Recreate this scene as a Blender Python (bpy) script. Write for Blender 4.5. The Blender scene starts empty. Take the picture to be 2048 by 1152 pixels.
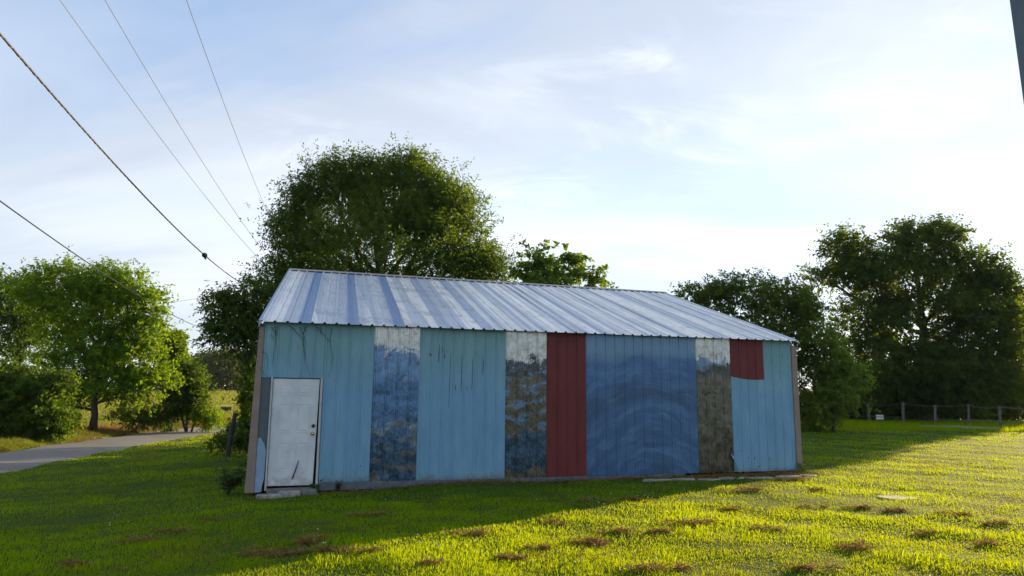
import bpy, math, random
import numpy as np
from mathutils import Matrix, Vector

R = math.radians
rng = np.random.default_rng(7)
random.seed(7)
scn = bpy.context.scene
COL = scn.collection

# ------------------------------------------------------------------ camera
FPX, PITCH, ROLL = 1415.7, 0.15734, 0.01003      # focal length in photo pixels (2048 wide), radians
CAMZ = 1.6
cr, sr, cp, sp = math.cos(ROLL), math.sin(ROLL), math.cos(PITCH), math.sin(PITCH)
cam_d = bpy.data.cameras.new('camera')
cam = bpy.data.objects.new('camera', cam_d)
COL.objects.link(cam)
xa = Vector((cr, -sp * sr, cp * sr)); ya_ = Vector((-sr, -sp * cr, cp * cr)); za = Vector((0, -cp, -sp))
cam.matrix_world = Matrix(((xa.x, ya_.x, za.x, 0), (xa.y, ya_.y, za.y, 0), (xa.z, ya_.z, za.z, CAMZ), (0, 0, 0, 1)))
cam_d.sensor_width = 36
cam_d.lens = FPX / 2048 * 36
cam_d.clip_end = 2000
scn.camera = cam

# ------------------------------------------------------------------ light, sky, exposure
SUN_AZ, SUN_EL = R(44), R(10.3)
SUN_STR, SKY_STR, EXPOSURE = 5.0, 0.122, 1.5
sv = Vector((math.sin(SUN_AZ) * math.cos(SUN_EL), math.cos(SUN_AZ) * math.cos(SUN_EL), math.sin(SUN_EL)))
sun_d = bpy.data.lights.new('sun', 'SUN')
sun_d.energy = SUN_STR
sun_d.angle = R(0.6)
sun_d.color = (1.0, 0.74, 0.40)
sun = bpy.data.objects.new('sun', sun_d)
sun.rotation_euler = sv.to_track_quat('Z', 'Y').to_euler()
sun.location = (40, 40, 30)
COL.objects.link(sun)

world = bpy.data.worlds.new('World')
scn.world = world
world.use_nodes = True
scn.view_settings.view_transform = 'Standard'
scn.view_settings.look = 'None'
scn.view_settings.gamma = 1
scn.view_settings.use_curve_mapping = False
scn.view_settings.exposure = EXPOSURE


class NT:
    """small wrapper for building node trees"""
    def __init__(s, nt):
        s.nt = nt

    def new(s, t, **kw):
        n = s.nt.nodes.new(t)
        for k, v in kw.items():
            setattr(n, k, v)
        return n

    def put(s, sock, v):
        if isinstance(v, bpy.types.NodeSocket):
            s.nt.links.new(v, sock)
        else:
            if sock.type == 'RGBA' and not hasattr(v, '__len__'):
                v = (v, v, v, 1)
            elif sock.type == 'RGBA' and len(v) == 3:
                v = (*v, 1)
            sock.default_value = v

    def math(s, op, a, b=0.0, c=0.0, clamp=False):
        n = s.new('ShaderNodeMath', operation=op, use_clamp=clamp)
        for i, v in enumerate((a, b, c)):
            s.put(n.inputs[i], v)
        return n.outputs[0]

    def mix(s, f, a, b, blend='MIX'):
        n = s.new('ShaderNodeMix', data_type='RGBA', blend_type=blend)
        s.put(n.inputs[0], f); s.put(n.inputs[6], a); s.put(n.inputs[7], b)
        return n.outputs[2]

    def noise(s, vec, scale, detail=4, rough=0.55, dist=0.0):
        n = s.new('ShaderNodeTexNoise')
        if vec is not None:
            s.put(n.inputs['Vector'], vec)
        s.put(n.inputs['Scale'], scale); s.put(n.inputs['Detail'], detail)
        s.put(n.inputs['Roughness'], rough); s.put(n.inputs['Distortion'], dist)
        return n.outputs[0]

    def ramp(s, f, lo, hi, a=0.0, b=1.0, smooth=True):
        n = s.new('ShaderNodeMapRange')
        n.interpolation_type = 'SMOOTHSTEP' if smooth else 'LINEAR'
        s.put(n.inputs[0], f)
        for i, v in enumerate((lo, hi, a, b)):
            s.put(n.inputs[i + 1], v)
        return n.outputs[0]

    def sep(s, v):
        n = s.new('ShaderNodeSeparateXYZ'); s.put(n.inputs[0], v)
        return n.outputs

    def comb(s, x, y, z):
        n = s.new('ShaderNodeCombineXYZ')
        for i, v in enumerate((x, y, z)):
            s.put(n.inputs[i], v)
        return n.outputs[0]

    def scale(s, v, sc, loc=(0, 0, 0), rot=(0, 0, 0)):
        n = s.new('ShaderNodeMapping')
        s.put(n.inputs[0], v); n.inputs[1].default_value = loc; n.inputs[2].default_value = rot
        n.inputs[3].default_value = sc
        return n.outputs[0]

    def coords(s, which='Object'):
        return s.new('ShaderNodeTexCoord').outputs[which]

    def attr(s, name):
        return s.new('ShaderNodeAttribute', attribute_name=name)

    def bump(s, h, strength=0.3, dist=0.01):
        n = s.new('ShaderNodeBump')
        s.put(n.inputs['Height'], h); n.inputs['Strength'].default_value = strength
        n.inputs['Distance'].default_value = dist
        return n.outputs[0]


CLOUD = (3.15, 3.25, 3.4)
SKYX, SKYY, WX, WY = 5.0, 1.0, 6.0, 2.0       # where the cloud fields start


def build_sky():
    t = NT(world.node_tree)
    world.node_tree.nodes.clear()
    sky = t.new('ShaderNodeTexSky', sky_type='NISHITA')
    sky.sun_disc = False
    sky.sun_elevation = SUN_EL
    sky.sun_rotation = SUN_AZ
    sky.altitude = 200
    sky.air_density = 1.0
    sky.dust_density = 0.12
    sky.ozone_density = 3.5
    d = t.coords('Generated')
    x, y, z = t.sep(d)
    zz = t.math('ADD', t.math('MAXIMUM', z, 0.0), 0.16)
    p = t.comb(t.math('DIVIDE', x, zz), t.math('DIVIDE', y, zz), 0.0)
    p1 = t.scale(p, (0.55, 1.25, 1), rot=(0, 0, R(28)), loc=(SKYX, SKYY, 0))
    broad = t.noise(p1, 0.8, 6, 0.55, 0.6)
    tone = t.noise(t.scale(p1, (1, 1, 1), loc=(7.3, 2.2, 0)), 0.9, 5, 0.55, 0.4)
    p2 = t.scale(p, (1.0, 1.7, 1), rot=(0, 0, R(-38)), loc=(WX, WY, 0))
    wisp = t.noise(p2, 2.1, 9, 0.62, 1.0)
    big = t.noise(t.scale(p, (1, 1, 1), loc=(WX, WY, 0)), 0.55, 2, 0.5)
    f1 = t.math('MAXIMUM', t.ramp(broad, 0.36, 0.60, 0.34, 0.92), t.ramp(z, 0.66, 0.12, 0.15, 0.95))
    f2 = t.math('MULTIPLY', t.ramp(wisp, 0.46, 0.76, 0.0, 0.34), t.ramp(big, 0.46, 0.60))
    hs = t.new('ShaderNodeHueSaturation')
    hs.inputs['Saturation'].default_value = 0.30
    hs.inputs['Value'].default_value = 0.62
    t.put(hs.inputs['Color'], sky.outputs[0])
    cloud = t.mix(t.ramp(tone, 0.36, 0.64), tuple(v * q for v, q in zip(CLOUD, (.74, .79, .88))), tuple(v * 1.12 for v in CLOUD))
    veil = t.mix(0.42, cloud, hs.outputs[0])
    c = t.mix(f1, sky.outputs[0], veil)
    c = t.mix(f2, c, tuple(v * 1.45 for v in CLOUD))
    bg = t.new('ShaderNodeBackground')
    t.put(bg.inputs[0], c); bg.inputs[1].default_value = SKY_STR
    out = t.new('ShaderNodeOutputWorld')
    world.node_tree.links.new(bg.outputs[0], out.inputs[0])


build_sky()

# ------------------------------------------------------------------ helpers: geometry


def ss(a, b, x):
    t = np.clip((np.asarray(x, float) - a) / (b - a), 0, 1)
    return t * t * (3 - 2 * t)


def H(x, y):
    """height of the ground"""
    x = np.asarray(x, float); y = np.asarray(y, float)
    d = np.maximum(0, -(x + 1.0))
    z = -0.78 * (1 - np.exp(-d / 15.0))
    z = z + 0.42 * ss(16, 42, y) * ss(1, 14, x)
    z = z + 0.034 * np.maximum(0, y - 55) * ss(50, 75, y) * ss(420, 220, y) * 1.0
    z = z - 0.05 * ss(4, 12, y) * ss(12, 2, np.abs(x - 2))
    z = z + 0.020 * np.sin(x * 1.3 + 0.7 * np.sin(y * .8)) * np.sin(y * 1.1 + 1.3) + 0.010 * np.sin(x * 3.1 + y * 2.3)
    return z


def ray(px, py):
    """direction through a photo pixel, scaled to unit depth along +Y"""
    a, b = px - 1024, py - 576
    u = a * cr + b * sr; v = -a * sr + b * cr
    y = FPX * cp + v * sp; z = FPX * sp - v * cp
    return np.array([u, y, z]) / y


def at(px, py, depth):
    r = ray(px, py) * depth
    return np.array([r[0], r[1], r[2] + CAMZ])


def gp(px, py):
    """point on the ground seen at a photo pixel"""
    r = ray(px, py)
    lo, hi = 2.0, 400.0
    for t in np.linspace(4, 400, 3000):
        if CAMZ + r[2] * t < float(H(r[0] * t, t)):
            hi = t; break
        lo = t
    for _ in range(30):
        m = .5 * (lo + hi)
        if CAMZ + r[2] * m < float(H(r[0] * m, m)):
            hi = m
        else:
            lo = m
    return np.array([r[0] * hi, hi, float(H(r[0] * hi, hi))])


class MB:
    def __init__(s):
        s.v = []; s.f = []; s.n = 0

    def add(s, v, f):
        v = [tuple(map(float, p)) for p in v]
        s.v += v
        s.f += [tuple(i + s.n for i in q) for q in f]
        s.n += len(v)

    def box(s, lo, hi):
        (a, b, c), (d, e, f) = lo, hi
        s.add([(a, b, c), (d, b, c), (d, e, c), (a, e, c), (a, b, f), (d, b, f), (d, e, f), (a, e, f)],
              [(0, 3, 2, 1), (4, 5, 6, 7), (0, 1, 5, 4), (1, 2, 6, 5), (2, 3, 7, 6), (3, 0, 4, 7)])

    def hexa(s, p):
        """eight corners: bottom ring 0-3 counter-clockwise from above, top ring 4-7"""
        s.add(p, [(0, 3, 2, 1), (4, 5, 6, 7), (0, 1, 5, 4), (1, 2, 6, 5), (2, 3, 7, 6), (3, 0, 4, 7)])

    def prism(s, poly, y0, y1):
        """polygon in x,z extruded along y"""
        n = len(poly)
        v = [(x, y0, z) for x, z in poly] + [(x, y1, z) for x, z in poly]
        f = [tuple(range(n)), tuple(range(2 * n - 1, n - 1, -1))]
        f += [(i, n + i, n + (i + 1) % n, (i + 1) % n) for i in range(n)]
        s.add(v, f)

    def tube(s, pts, rad, sides=6, cap=True):
        pts = [np.asarray(p, float) for p in pts]
        if not hasattr(rad, '__len__'):
            rad = [rad] * len(pts)
        base = s.n; v = []; f = []
        up = np.array([0.13, 0.31, 0.94]); prev = None
        for i, p in enumerate(pts):
            a = pts[max(i - 1, 0)]; b = pts[min(i + 1, len(pts) - 1)]
            d = b - a; d = d / (np.linalg.norm(d) + 1e-9)
            if prev is None:
                ref = up if abs(d @ up) < .9 else np.array([1., 0, 0])
                e1 = np.cross(d, ref)
            else:
                e1 = prev - d * (prev @ d)
            e1 = e1 / (np.linalg.norm(e1) + 1e-9); prev = e1
            e2 = np.cross(d, e1)
            for k in range(sides):
                w = 2 * math.pi * k / sides
                v.append(p + rad[i] * (e1 * math.cos(w) + e2 * math.sin(w)))
        for i in range(len(pts) - 1):
            for k in range(sides):
                k2 = (k + 1) % sides
                f.append((i * sides + k, i * sides + k2, (i + 1) * sides + k2, (i + 1) * sides + k))
        if cap:
            f.append(tuple(range(sides - 1, -1, -1)))
            m = (len(pts) - 1) * sides
            f.append(tuple(range(m, m + sides)))
        s.add(v, f)

    def build(s, name, mat, parent=None, smooth=False, bevel=0):
        me = bpy.data.meshes.new(name)
        me.from_pydata(s.v, [], s.f)
        me.update()
        o = bpy.data.objects.new(name, me)
        me.materials.append(mat)
        if smooth:
            me.polygons.foreach_set('use_smooth', [True] * len(me.polygons))
        COL.objects.link(o)
        if parent:
            o.parent = parent
        if bevel:
            m = o.modifiers.new('bevel', 'BEVEL'); m.width = bevel; m.segments = 2
        return o


def fast_mesh(name, verts, loops, loop_starts, mat, parent=None, attrs=None):
    """numpy mesh: verts (n,3), loops flat indices, loop_starts per face"""
    me = bpy.data.meshes.new(name)
    me.vertices.add(len(verts)); me.loops.add(len(loops)); me.polygons.add(len(loop_starts))
    me.vertices.foreach_set('co', np.ascontiguousarray(verts, np.float32).ravel())
    me.loops.foreach_set('vertex_index', np.ascontiguousarray(loops, np.int32))
    me.polygons.foreach_set('loop_start', np.ascontiguousarray(loop_starts, np.int32))
    for k, a in (attrs or {}).items():
        at_ = me.attributes.new(k, 'FLOAT', 'POINT')
        at_.data.foreach_set('value', np.ascontiguousarray(a, np.float32))
    me.update(calc_edges=True)
    me.materials.append(mat)
    o = bpy.data.objects.new(name, me)
    COL.objects.link(o)
    if parent:
        o.parent = parent
    return o


def empty(name, loc=(0, 0, 0), rz=0.0):
    o = bpy.data.objects.new(name, None)
    o.location = loc; o.rotation_euler = (0, 0, rz); o.empty_display_size = .3
    COL.objects.link(o)
    return o


def tag(o, label=None, cat=None, group=None, kind=None):
    if label: o['label'] = label
    if cat: o['category'] = cat
    if group: o['group'] = group
    if kind: o['kind'] = kind
    return o


# ------------------------------------------------------------------ helpers: materials
def new_mat(name):
    m = bpy.data.materials.new(name)
    m.use_nodes = True
    t = NT(m.node_tree)
    b = m.node_tree.nodes['Principled BSDF']
    return m, t, b


def simple(name, col, rough=.6, metal=0, var=.25, nscale=6, bump=.0):
    m, t, b = new_mat(name)
    c = t.coords()
    n = t.noise(c, nscale, 6, .6)
    k = t.ramp(n, .3, .7, 1 - var, 1 + var, False)
    t.put(b.inputs['Base Color'], t.mix(1.0, col, t.comb(k, k, k), 'MULTIPLY'))
    b.inputs['Roughness'].default_value = rough
    b.inputs['Metallic'].default_value = metal
    if bump:
        t.put(b.inputs['Normal'], t.bump(t.noise(c, nscale * 6, 5, .6), bump, .01))
    return m


def leaf_mat(name, dark, light, trans, tw=.45, gloss=.35):
    m, t, b = new_mat(name)
    a = t.attr('tint').outputs['Fac']
    col = t.mix(a, dark, light)
    t.put(b.inputs['Base Color'], col)
    b.inputs['Roughness'].default_value = .6
    b.inputs['Specular IOR Level'].default_value = gloss * .35
    tr = t.new('ShaderNodeBsdfTranslucent')
    t.put(tr.inputs[0], t.mix(a, tuple(c * .75 for c in trans), tuple(c * 1.2 for c in trans)))
    ms = t.new('ShaderNodeMixShader')
    ms.inputs[0].default_value = tw
    m.node_tree.links.new(b.outputs[0], ms.inputs[1]); m.node_tree.links.new(tr.outputs[0], ms.inputs[2])
    m.node_tree.links.new(ms.outputs[0], m.node_tree.nodes['Material Output'].inputs[0])
    return m


GRASS = leaf_mat('grass_blades', (.012, .100, .002), (.048, .200, .003), (.41, .49, .002), .5, .1)
DRYGRASS = leaf_mat('dry_grass', (.13, .09, .03), (.26, .18, .06), (.28, .19, .05), .35, .2)
CLIP = leaf_mat('dried_clippings', (.12, .078, .028), (.33, .22, .09), (.26, .16, .05), .3, .2)
VERGE = leaf_mat('verge_grass', (.05, .09, .012), (.14, .17, .03), (.24, .26, .02), .45, .25)
BARK = simple('bark', (.055, .042, .032), .9, var=.4, nscale=9, bump=.5)


def ground_mat():
    m, t, b = new_mat('lawn_soil')
    c = t.coords()
    n1 = t.noise(c, .35, 5, .6); n2 = t.noise(c, 3.5, 6, .65); n3 = t.noise(c, 40, 3, .6)
    g = t.mix(t.ramp(n1, .35, .65), (.020, .060, .003), (.040, .080, .004))
    g = t.mix(t.ramp(n2, .60, .74), g, (.075, .058, .022))
    g = t.mix(t.ramp(n3, .3, .7, 0, .5), g, (.02, .035, .006))
    # hay field beyond the lane
    x, y, z = t.sep(c)
    far = t.math('MULTIPLY', t.ramp(y, 40, 50), t.ramp(x, -8, -13))
    fl = t.noise(t.scale(c, (.25, .9, 1)), .35, 5, .6)
    fc = t.mix(t.ramp(fl, .35, .65), (.24, .26, .07), (.36, .31, .12))
    g = t.mix(far, g, fc)
    t.put(b.inputs['Base Color'], g)
    b.inputs['Roughness'].default_value = .95
    b.inputs['Specular IOR Level'].default_value = .1
    t.put(b.inputs['Normal'], t.bump(n3, .6, .03))
    return m


def asphalt_mat():
    m, t, b = new_mat('old_asphalt')
    c = t.coords()
    n1 = t.noise(c, .6, 5, .6); n2 = t.noise(c, 60, 4, .7); n3 = t.noise(c, 1.6, 7, .7, 1.0)
    g = t.mix(n1, (.085, .088, .095), (.13, .13, .135))
    g = t.mix(t.ramp(n2, .35, .7, 0, .6), g, (.19, .19, .19))
    g = t.mix(t.ramp(t.math('ABSOLUTE', t.math('SUBTRACT', n3, .5)), .012, .0, 0, .85), g, (.035, .035, .035))
    t.put(b.inputs['Base Color'], g)
    b.inputs['Roughness'].default_value = .9
    t.put(b.inputs['Normal'], t.bump(n2, .4, .01))
    return m


# ------------------------------------------------------------------ ground and lane
xs = np.concatenate([np.linspace(-420, -60, 26), np.linspace(-55, -20, 30), np.linspace(-19.5, 19.5, 150), np.linspace(20, 60, 50), np.linspace(70, 420, 24)])
ys = np.concatenate([np.linspace(-150, -15, 14), np.linspace(-12, 3, 20), np.linspace(3.3, 30, 80), np.linspace(30.5, 60, 60), np.linspace(62, 260, 50), np.linspace(280, 700, 12)])
X, Y = np.meshgrid(xs, ys)
Z = H(X, Y)
gv = np.stack([X.ravel(), Y.ravel(), Z.ravel()], 1)
nx, ny = len(xs), len(ys)
ii = (np.arange(ny - 1)[:, None] * nx + np.arange(nx - 1)[None]).ravel()
quads = np.stack([ii, ii + 1, ii + nx + 1, ii + nx], 1)
ground = fast_mesh('ground', gv, quads.ravel(), np.arange(len(quads)) * 4, ground_mat())
ground.data.polygons.foreach_set('use_smooth', [True] * len(ground.data.polygons))
tag(ground, kind='structure')

near_edge = [gp(*q) for q in ((0, 949), (137, 920), (275, 894), (333, 882), (437, 867))]
far_edge = [gp(*q) for q in ((0, 905), (125, 886), (242, 872), (308, 862), (458, 850))]


def edge_x(e, y):
    py = [p[1] for p in e]; pxs = [p[0] for p in e]
    a = (pxs[1] - pxs[0]) / (py[1] - py[0]); b = (pxs[-1] - pxs[-2]) / (py[-1] - py[-2])
    y = np.asarray(y, float)
    r = np.interp(y, py, pxs)
    r = np.where(y < py[0], pxs[0] + a * (y - py[0]), r)
    r = np.where(y > py[-1], pxs[-1] + b * (y - py[-1]) + .012 * (y - py[-1]) ** 2, r)
    return r


def road_x(y):
    """smoothed lane edges: left x, right x"""
    yy = np.asarray(y, float)
    xl = sum(edge_x(far_edge, yy + d) for d in (-3, -1.5, 0, 1.5, 3)) / 5
    xr = sum(edge_x(near_edge, yy + d) for d in (-3, -1.5, 0, 1.5, 3)) / 5
    return xl, xr


mb = MB()
rys = np.linspace(-25, 62, 175)
rl, rr = road_x(rys)
cols = 7
vv = []
for y, a, b in zip(rys, rl, rr):
    wob = .07 * math.sin(y * 1.7) + .05 * math.sin(y * 4.1 + 1)
    for k in range(cols):
        f = k / (cols - 1)
        x = a + (b - a) * f + (wob if k == 0 else (-.8 * wob if k == cols - 1 else 0))
        crown = .035 * (1 - (2 * f - 1) ** 2) + (.012 if 0 < k < cols - 1 else -.01)
        vv.append((x, y, float(H(x, y)) + crown))
ff = [(i * cols + k, i * cols + k + 1, (i + 1) * cols + k + 1, (i + 1) * cols + k) for i in range(len(rys) - 1) for k in range(cols - 1)]
mb.add(vv, ff)
lane = mb.build('road', asphalt_mat(), smooth=True)
tag(lane, kind='structure')

# ------------------------------------------------------------------ barn
YAW = 0.30619
cu, cv = -1.64881, -14.28413
c_, s_ = math.cos(YAW), math.sin(YAW)


def b2w(u, v, z=0.0):
    du, dv = u - cu, v - cv
    return np.array([du * c_ - dv * s_, du * s_ + dv * c_, z])


def w2b(x, y):
    return x * c_ + y * s_ + cu, -x * s_ + y * c_ + cv


O = b2w(0, 0)
barn = empty('barn', tuple(O), YAW)
tag(barn, 'long patchwork metal barn with turquoise, red and bare galvanised wall panels', 'barn')
P = 0.914
UL, UR = -2.16, 10.06
VB = 12.46
EAVE, RIDGE, RV = 3.0, 5.11, 6.156
UL_R = -1.70           # ridge starts a little further in: the barn is out of square


def turquoise_mat():
    m, t, b = new_mat('turquoise_paint')
    c = t.coords(); x, y, z = t.sep(c)
    n = t.noise(t.scale(c, (1, 1, .5)), 1.1, 5, .6)
    zz = t.math('ADD', z, t.math('MULTIPLY', t.math('SUBTRACT', n, .5), 1.1))
    col = t.mix(t.ramp(zz, 1.5, 2.75), (.125, .295, .48), (.13, .29, .325))
    col = t.mix(t.ramp(zz, .45, -.1, 0, .5), col, (.15, .32, .38))
    st = t.noise(t.scale(c, (9, 9, .5)), 3, 6, .6)
    col = t.mix(t.ramp(st, .48, .70, 0, .35), col, (.075, .18, .26))
    sp_ = t.noise(c, 34, 3, .6)
    low = t.ramp(z, .7, .05, .0, .09)
    col = t.mix(t.ramp(t.math('ADD', sp_, low), .74, .77), col, (.03, .04, .045))
    gr = t.noise(c, 90, 3, .7)
    col = t.mix(t.ramp(gr, .3, .7, 0, .22), col, (.08, .18, .25))
    chalk = t.noise(t.scale(c, (1.6, 1.6, .7), (8, 2, 1)), 1.5, 6, .62)
    col = t.mix(t.ramp(chalk, .48, .70, 0, .40), col, (.21, .37, .50))
    col = t.mix(t.ramp(chalk, .48, .30, 0, .40), col, (.075, .195, .30))
    mould = t.noise(t.scale(c, (3, 3, 1.2), (4, 0, 2)), 2.2, 6, .65)
    col = t.mix(t.math('MULTIPLY', t.ramp(mould, .55, .72, 0, .55), t.ramp(z, 2.3, 2.95)), col, (.05, .07, .05))
    mud = t.math('ADD', t.math('MULTIPLY', z, -2.4), t.noise(t.scale(c, (2, 2, 2), (1, 5, 3)), 3.5, 6, .7))
    col = t.mix(t.ramp(mud, .12, .55, 0, .6), col, (.075, .075, .055))
    t.put(b.inputs['Base Color'], col)
    t.put(b.inputs['Roughness'], t.ramp(n, .3, .7, .42, .62))
    t.put(b.inputs['Normal'], t.bump(t.noise(c, 5, 4, .5), .12, .02))
    return m


def galv_mat(name, zones, seed, blob_col, blob_rng, blob_amt, white_z):
    """weathered galvanised sheet, reflections of sky and trees painted into its colour. zones: (height, colour) from the foot up; blobs of another reflected tone inside blob_rng"""
    m, t, b = new_mat(name)
    c = t.coords(); x, y, z = t.sep(c)
    cs = t.scale(c, (1, 1, 1), loc=(seed, seed * 1.7, seed * .6))
    wob = t.noise(t.scale(cs, (2.2, 2.2, 2.6)), 1.3, 4, .5)
    streak = t.noise(t.scale(cs, (30, 30, .9)), 2.0, 5, .6)
    scr = t.noise(t.scale(cs, (60, 60, 2.2)), 2.0, 4, .65)
    blot = t.noise(t.scale(cs, (2.0, 2, 4.6)), 1.5, 3, .45, .3)
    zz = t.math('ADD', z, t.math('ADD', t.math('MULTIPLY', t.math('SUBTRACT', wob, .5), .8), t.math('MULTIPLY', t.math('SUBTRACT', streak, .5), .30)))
    reflection = zones[0][1]
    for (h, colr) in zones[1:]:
        reflection = t.mix(t.ramp(zz, h - .07, h + .07), reflection, colr)
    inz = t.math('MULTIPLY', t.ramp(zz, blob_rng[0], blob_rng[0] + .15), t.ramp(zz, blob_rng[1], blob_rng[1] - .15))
    reflection = t.mix(t.math('MULTIPLY', inz, t.ramp(blot, .53, .58, 0, blob_amt)), reflection, blob_col)
    reflection = t.mix(t.ramp(scr, .56, .72, 0, .55), reflection, (.26, .34, .44))
    reflection = t.mix(t.ramp(streak, .45, .30, 0, .75), reflection, (.015, .022, .035))
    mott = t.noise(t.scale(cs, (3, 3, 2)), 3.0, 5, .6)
    reflection = t.mix(t.ramp(mott, .45, .7, 0, .30), reflection, (.11, .15, .19))
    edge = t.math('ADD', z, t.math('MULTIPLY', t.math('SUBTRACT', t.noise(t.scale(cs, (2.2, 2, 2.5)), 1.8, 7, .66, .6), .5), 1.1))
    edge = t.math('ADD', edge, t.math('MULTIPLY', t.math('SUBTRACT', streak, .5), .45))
    sky_reflection = t.mix(t.ramp(scr, .35, .65), (.34, .37, .38), (.46, .49, .48))  # bright top: reflected sky painted as colour
    col = t.mix(t.ramp(edge, white_z - .05, white_z + .05), reflection, sky_reflection)
    t.put(b.inputs['Base Color'], col)
    b.inputs['Metallic'].default_value = .7
    t.put(b.inputs['Roughness'], t.ramp(mott, .3, .7, .20, .36))
    t.put(b.inputs['Normal'], t.bump(t.math('ADD', t.noise(t.scale(cs, (1.5, 1.5, 1)), 2.5, 3, .5), t.math('MULTIPLY', streak, .22)), .5, .06))
    return m


def swirl_mat():
    m, t, b = new_mat('scuffed_zinc')
    c = t.coords(); x, y, z = t.sep(c)
    dx = t.math('SUBTRACT', x, 6.15); dz = t.math('SUBTRACT', z, -.75)
    wob = t.noise(t.scale(c, (1, 1, 1)), .9, 2, .5)
    r = t.math('SQRT', t.math('ADD', t.math('MULTIPLY', dx, dx), t.math('MULTIPLY', t.math('MULTIPLY', dz, dz), 1.1)))
    r = t.math('ADD', r, t.math('MULTIPLY', t.math('SUBTRACT', wob, .5), .6))
    rings = t.noise(t.comb(t.math('MULTIPLY', r, 3.2), t.math('MULTIPLY', x, .9), t.math('MULTIPLY', z, .5)), 1.6, 5, .6)
    brush = t.noise(t.comb(t.math('MULTIPLY', r, 34.0), t.math('MULTIPLY', x, 1.2), t.math('MULTIPLY', z, 1.2)), 1.0, 4, .6)
    patch = t.noise(t.scale(c, (1, 1, 1.3), loc=(2, 0, 5)), 1.5, 6, .62, .5)
    col = t.mix(t.math('MULTIPLY', t.ramp(rings, .36, .62), t.ramp(patch, .62, .40, .35, 1.0)), (.034, .095, .225), (.062, .155, .32))
    arch = t.math('MULTIPLY', t.ramp(r, 2.40, 2.65), t.ramp(r, 3.10, 2.80))
    col = t.mix(t.math('MULTIPLY', arch, t.ramp(patch, .30, .60, .25, .8)), col, (.025, .062, .14))
    col = t.mix(t.ramp(brush, .52, .74, 0, .42), col, (.16, .26, .40))
    col = t.mix(t.ramp(brush, .46, .30, 0, .40), col, (.025, .06, .13))
    col = t.mix(t.ramp(patch, .45, .70, 0, .5), col, (.045, .10, .20))
    top = t.math('ADD', z, t.math('MULTIPLY', t.math('SUBTRACT', wob, .5), .9))
    col = t.mix(t.ramp(top, 2.40, 2.75, 0, .75), col, (.13, .24, .36))
    st = t.noise(t.scale(c, (30, 30, .8)), 2.0, 5, .6)
    col = t.mix(t.ramp(st, .55, .75, 0, .4), col, (.025, .055, .11))
    t.put(b.inputs['Base Color'], col)
    b.inputs['Metallic'].default_value = .4
    t.put(b.inputs['Roughness'], t.ramp(brush, .3, .7, .28, .45))
    t.put(b.inputs['Normal'], t.bump(t.noise(c, 2.0, 3, .5), .25, .04))
    return m


def red_mat():
    m, t, b = new_mat('dark_red_paint')
    c = t.coords(); x, y, z = t.sep(c)
    n = t.noise(t.scale(c, (2, 2, .8)), 2.0, 6, .6)
    col = t.mix(t.ramp(n, .3, .7), (.105, .016, .018), (.135, .022, .024))
    col = t.mix(t.ramp(t.noise(c, 45, 3, .6), .73, .76), col, (.35, .28, .27))
    t.put(b.inputs['Base Color'], col)
    b.inputs['Roughness'].default_value = .55
    b.inputs['Specular IOR Level'].default_value = .3
    return m


def roof_mat(i, patch, blue):
    m, t, b = new_mat('weathered_roof_painted_sheen_%d' % i)
    c = t.coords(); x, y, z = t.sep(c)
    a = t.attr('across').outputs['Fac']
    cs = t.scale(c, (1, 1, 1), loc=(i * 3.7, i * 1.3, 0))
    n = t.noise(t.scale(cs, (2.2, .9, .9)), 1.2, 5, .6, .4)
    st = t.noise(t.scale(cs, (22, .35, .35)), 1.6, 5, .65)
    cells = t.noise(t.scale(cs, (1.2, 1.6, 1.6)), 1.3, 2, .5)
    col = t.mix(t.ramp(n, .35, .65), (.70, .71, .72), (.84, .84, .83))
    col = t.mix(t.ramp(cells, .50, .66, 0, patch * .7), col, (.33, .33, .34))
    band = t.math('FLOOR', t.math('MULTIPLY', t.math('ADD', a, .08), 4.0))
    hsh = t.noise(t.comb(t.math('MULTIPLY', band, 5.37), i * 3.71, t.math('FLOOR', t.math('MULTIPLY', t.math('SUBTRACT', x, 0.0), .9))), 1.0, 0, .5)
    col = t.mix(t.ramp(hsh, .42, .58, .0, .62), col, (.24, .34, .48))  # stripes between ribs: reflections painted into the colour
    ab = t.math('ADD', a, t.math('MULTIPLY', t.math('SUBTRACT', n, .5), .06))
    col = t.mix(t.ramp(ab, .735, .765, 0, blue), col, (.09, .20, .42))  # blue strip on the right of each sheet is painted sky reflection
    col = t.mix(t.ramp(st, .54, .72, 0, .75), col, (.19, .25, .36))
    t.put(b.inputs['Base Color'], col)
    t.put(b.inputs['Metallic'], t.ramp(n, .3, .7, .30, .45))
    t.put(b.inputs['Roughness'], t.ramp(st, .3, .7, .26, .42))
    t.put(b.inputs['Normal'], t.bump(t.noise(t.scale(cs, (3, 1, 1)), 2.2, 3, .5), .2, .03))
    return m


TURQ = turquoise_mat()
GALV_A = galv_mat('galvanised_blue', [(0, (.035, .08, .16)), (.75, (.05, .12, .25)), (.95, (.16, .22, .29)), (1.08, (.055, .13, .27)), (2.0, (.09, .18, .33))], 1.3, (.15, .145, .115), (-.5, 1.15), .6, 2.58)  # pale zone at mid height is a painted glint
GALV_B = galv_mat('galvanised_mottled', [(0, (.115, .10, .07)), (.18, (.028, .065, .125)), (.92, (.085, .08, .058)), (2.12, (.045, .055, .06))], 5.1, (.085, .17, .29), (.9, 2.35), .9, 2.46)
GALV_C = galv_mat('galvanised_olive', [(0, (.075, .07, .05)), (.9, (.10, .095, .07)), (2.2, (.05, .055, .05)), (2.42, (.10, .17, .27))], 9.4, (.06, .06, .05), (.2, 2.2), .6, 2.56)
SWIRL = swirl_mat()
RED = red_mat()
TAN = simple('tan_trim', (.20, .155, .135), .6, var=.12, nscale=5)
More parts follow.
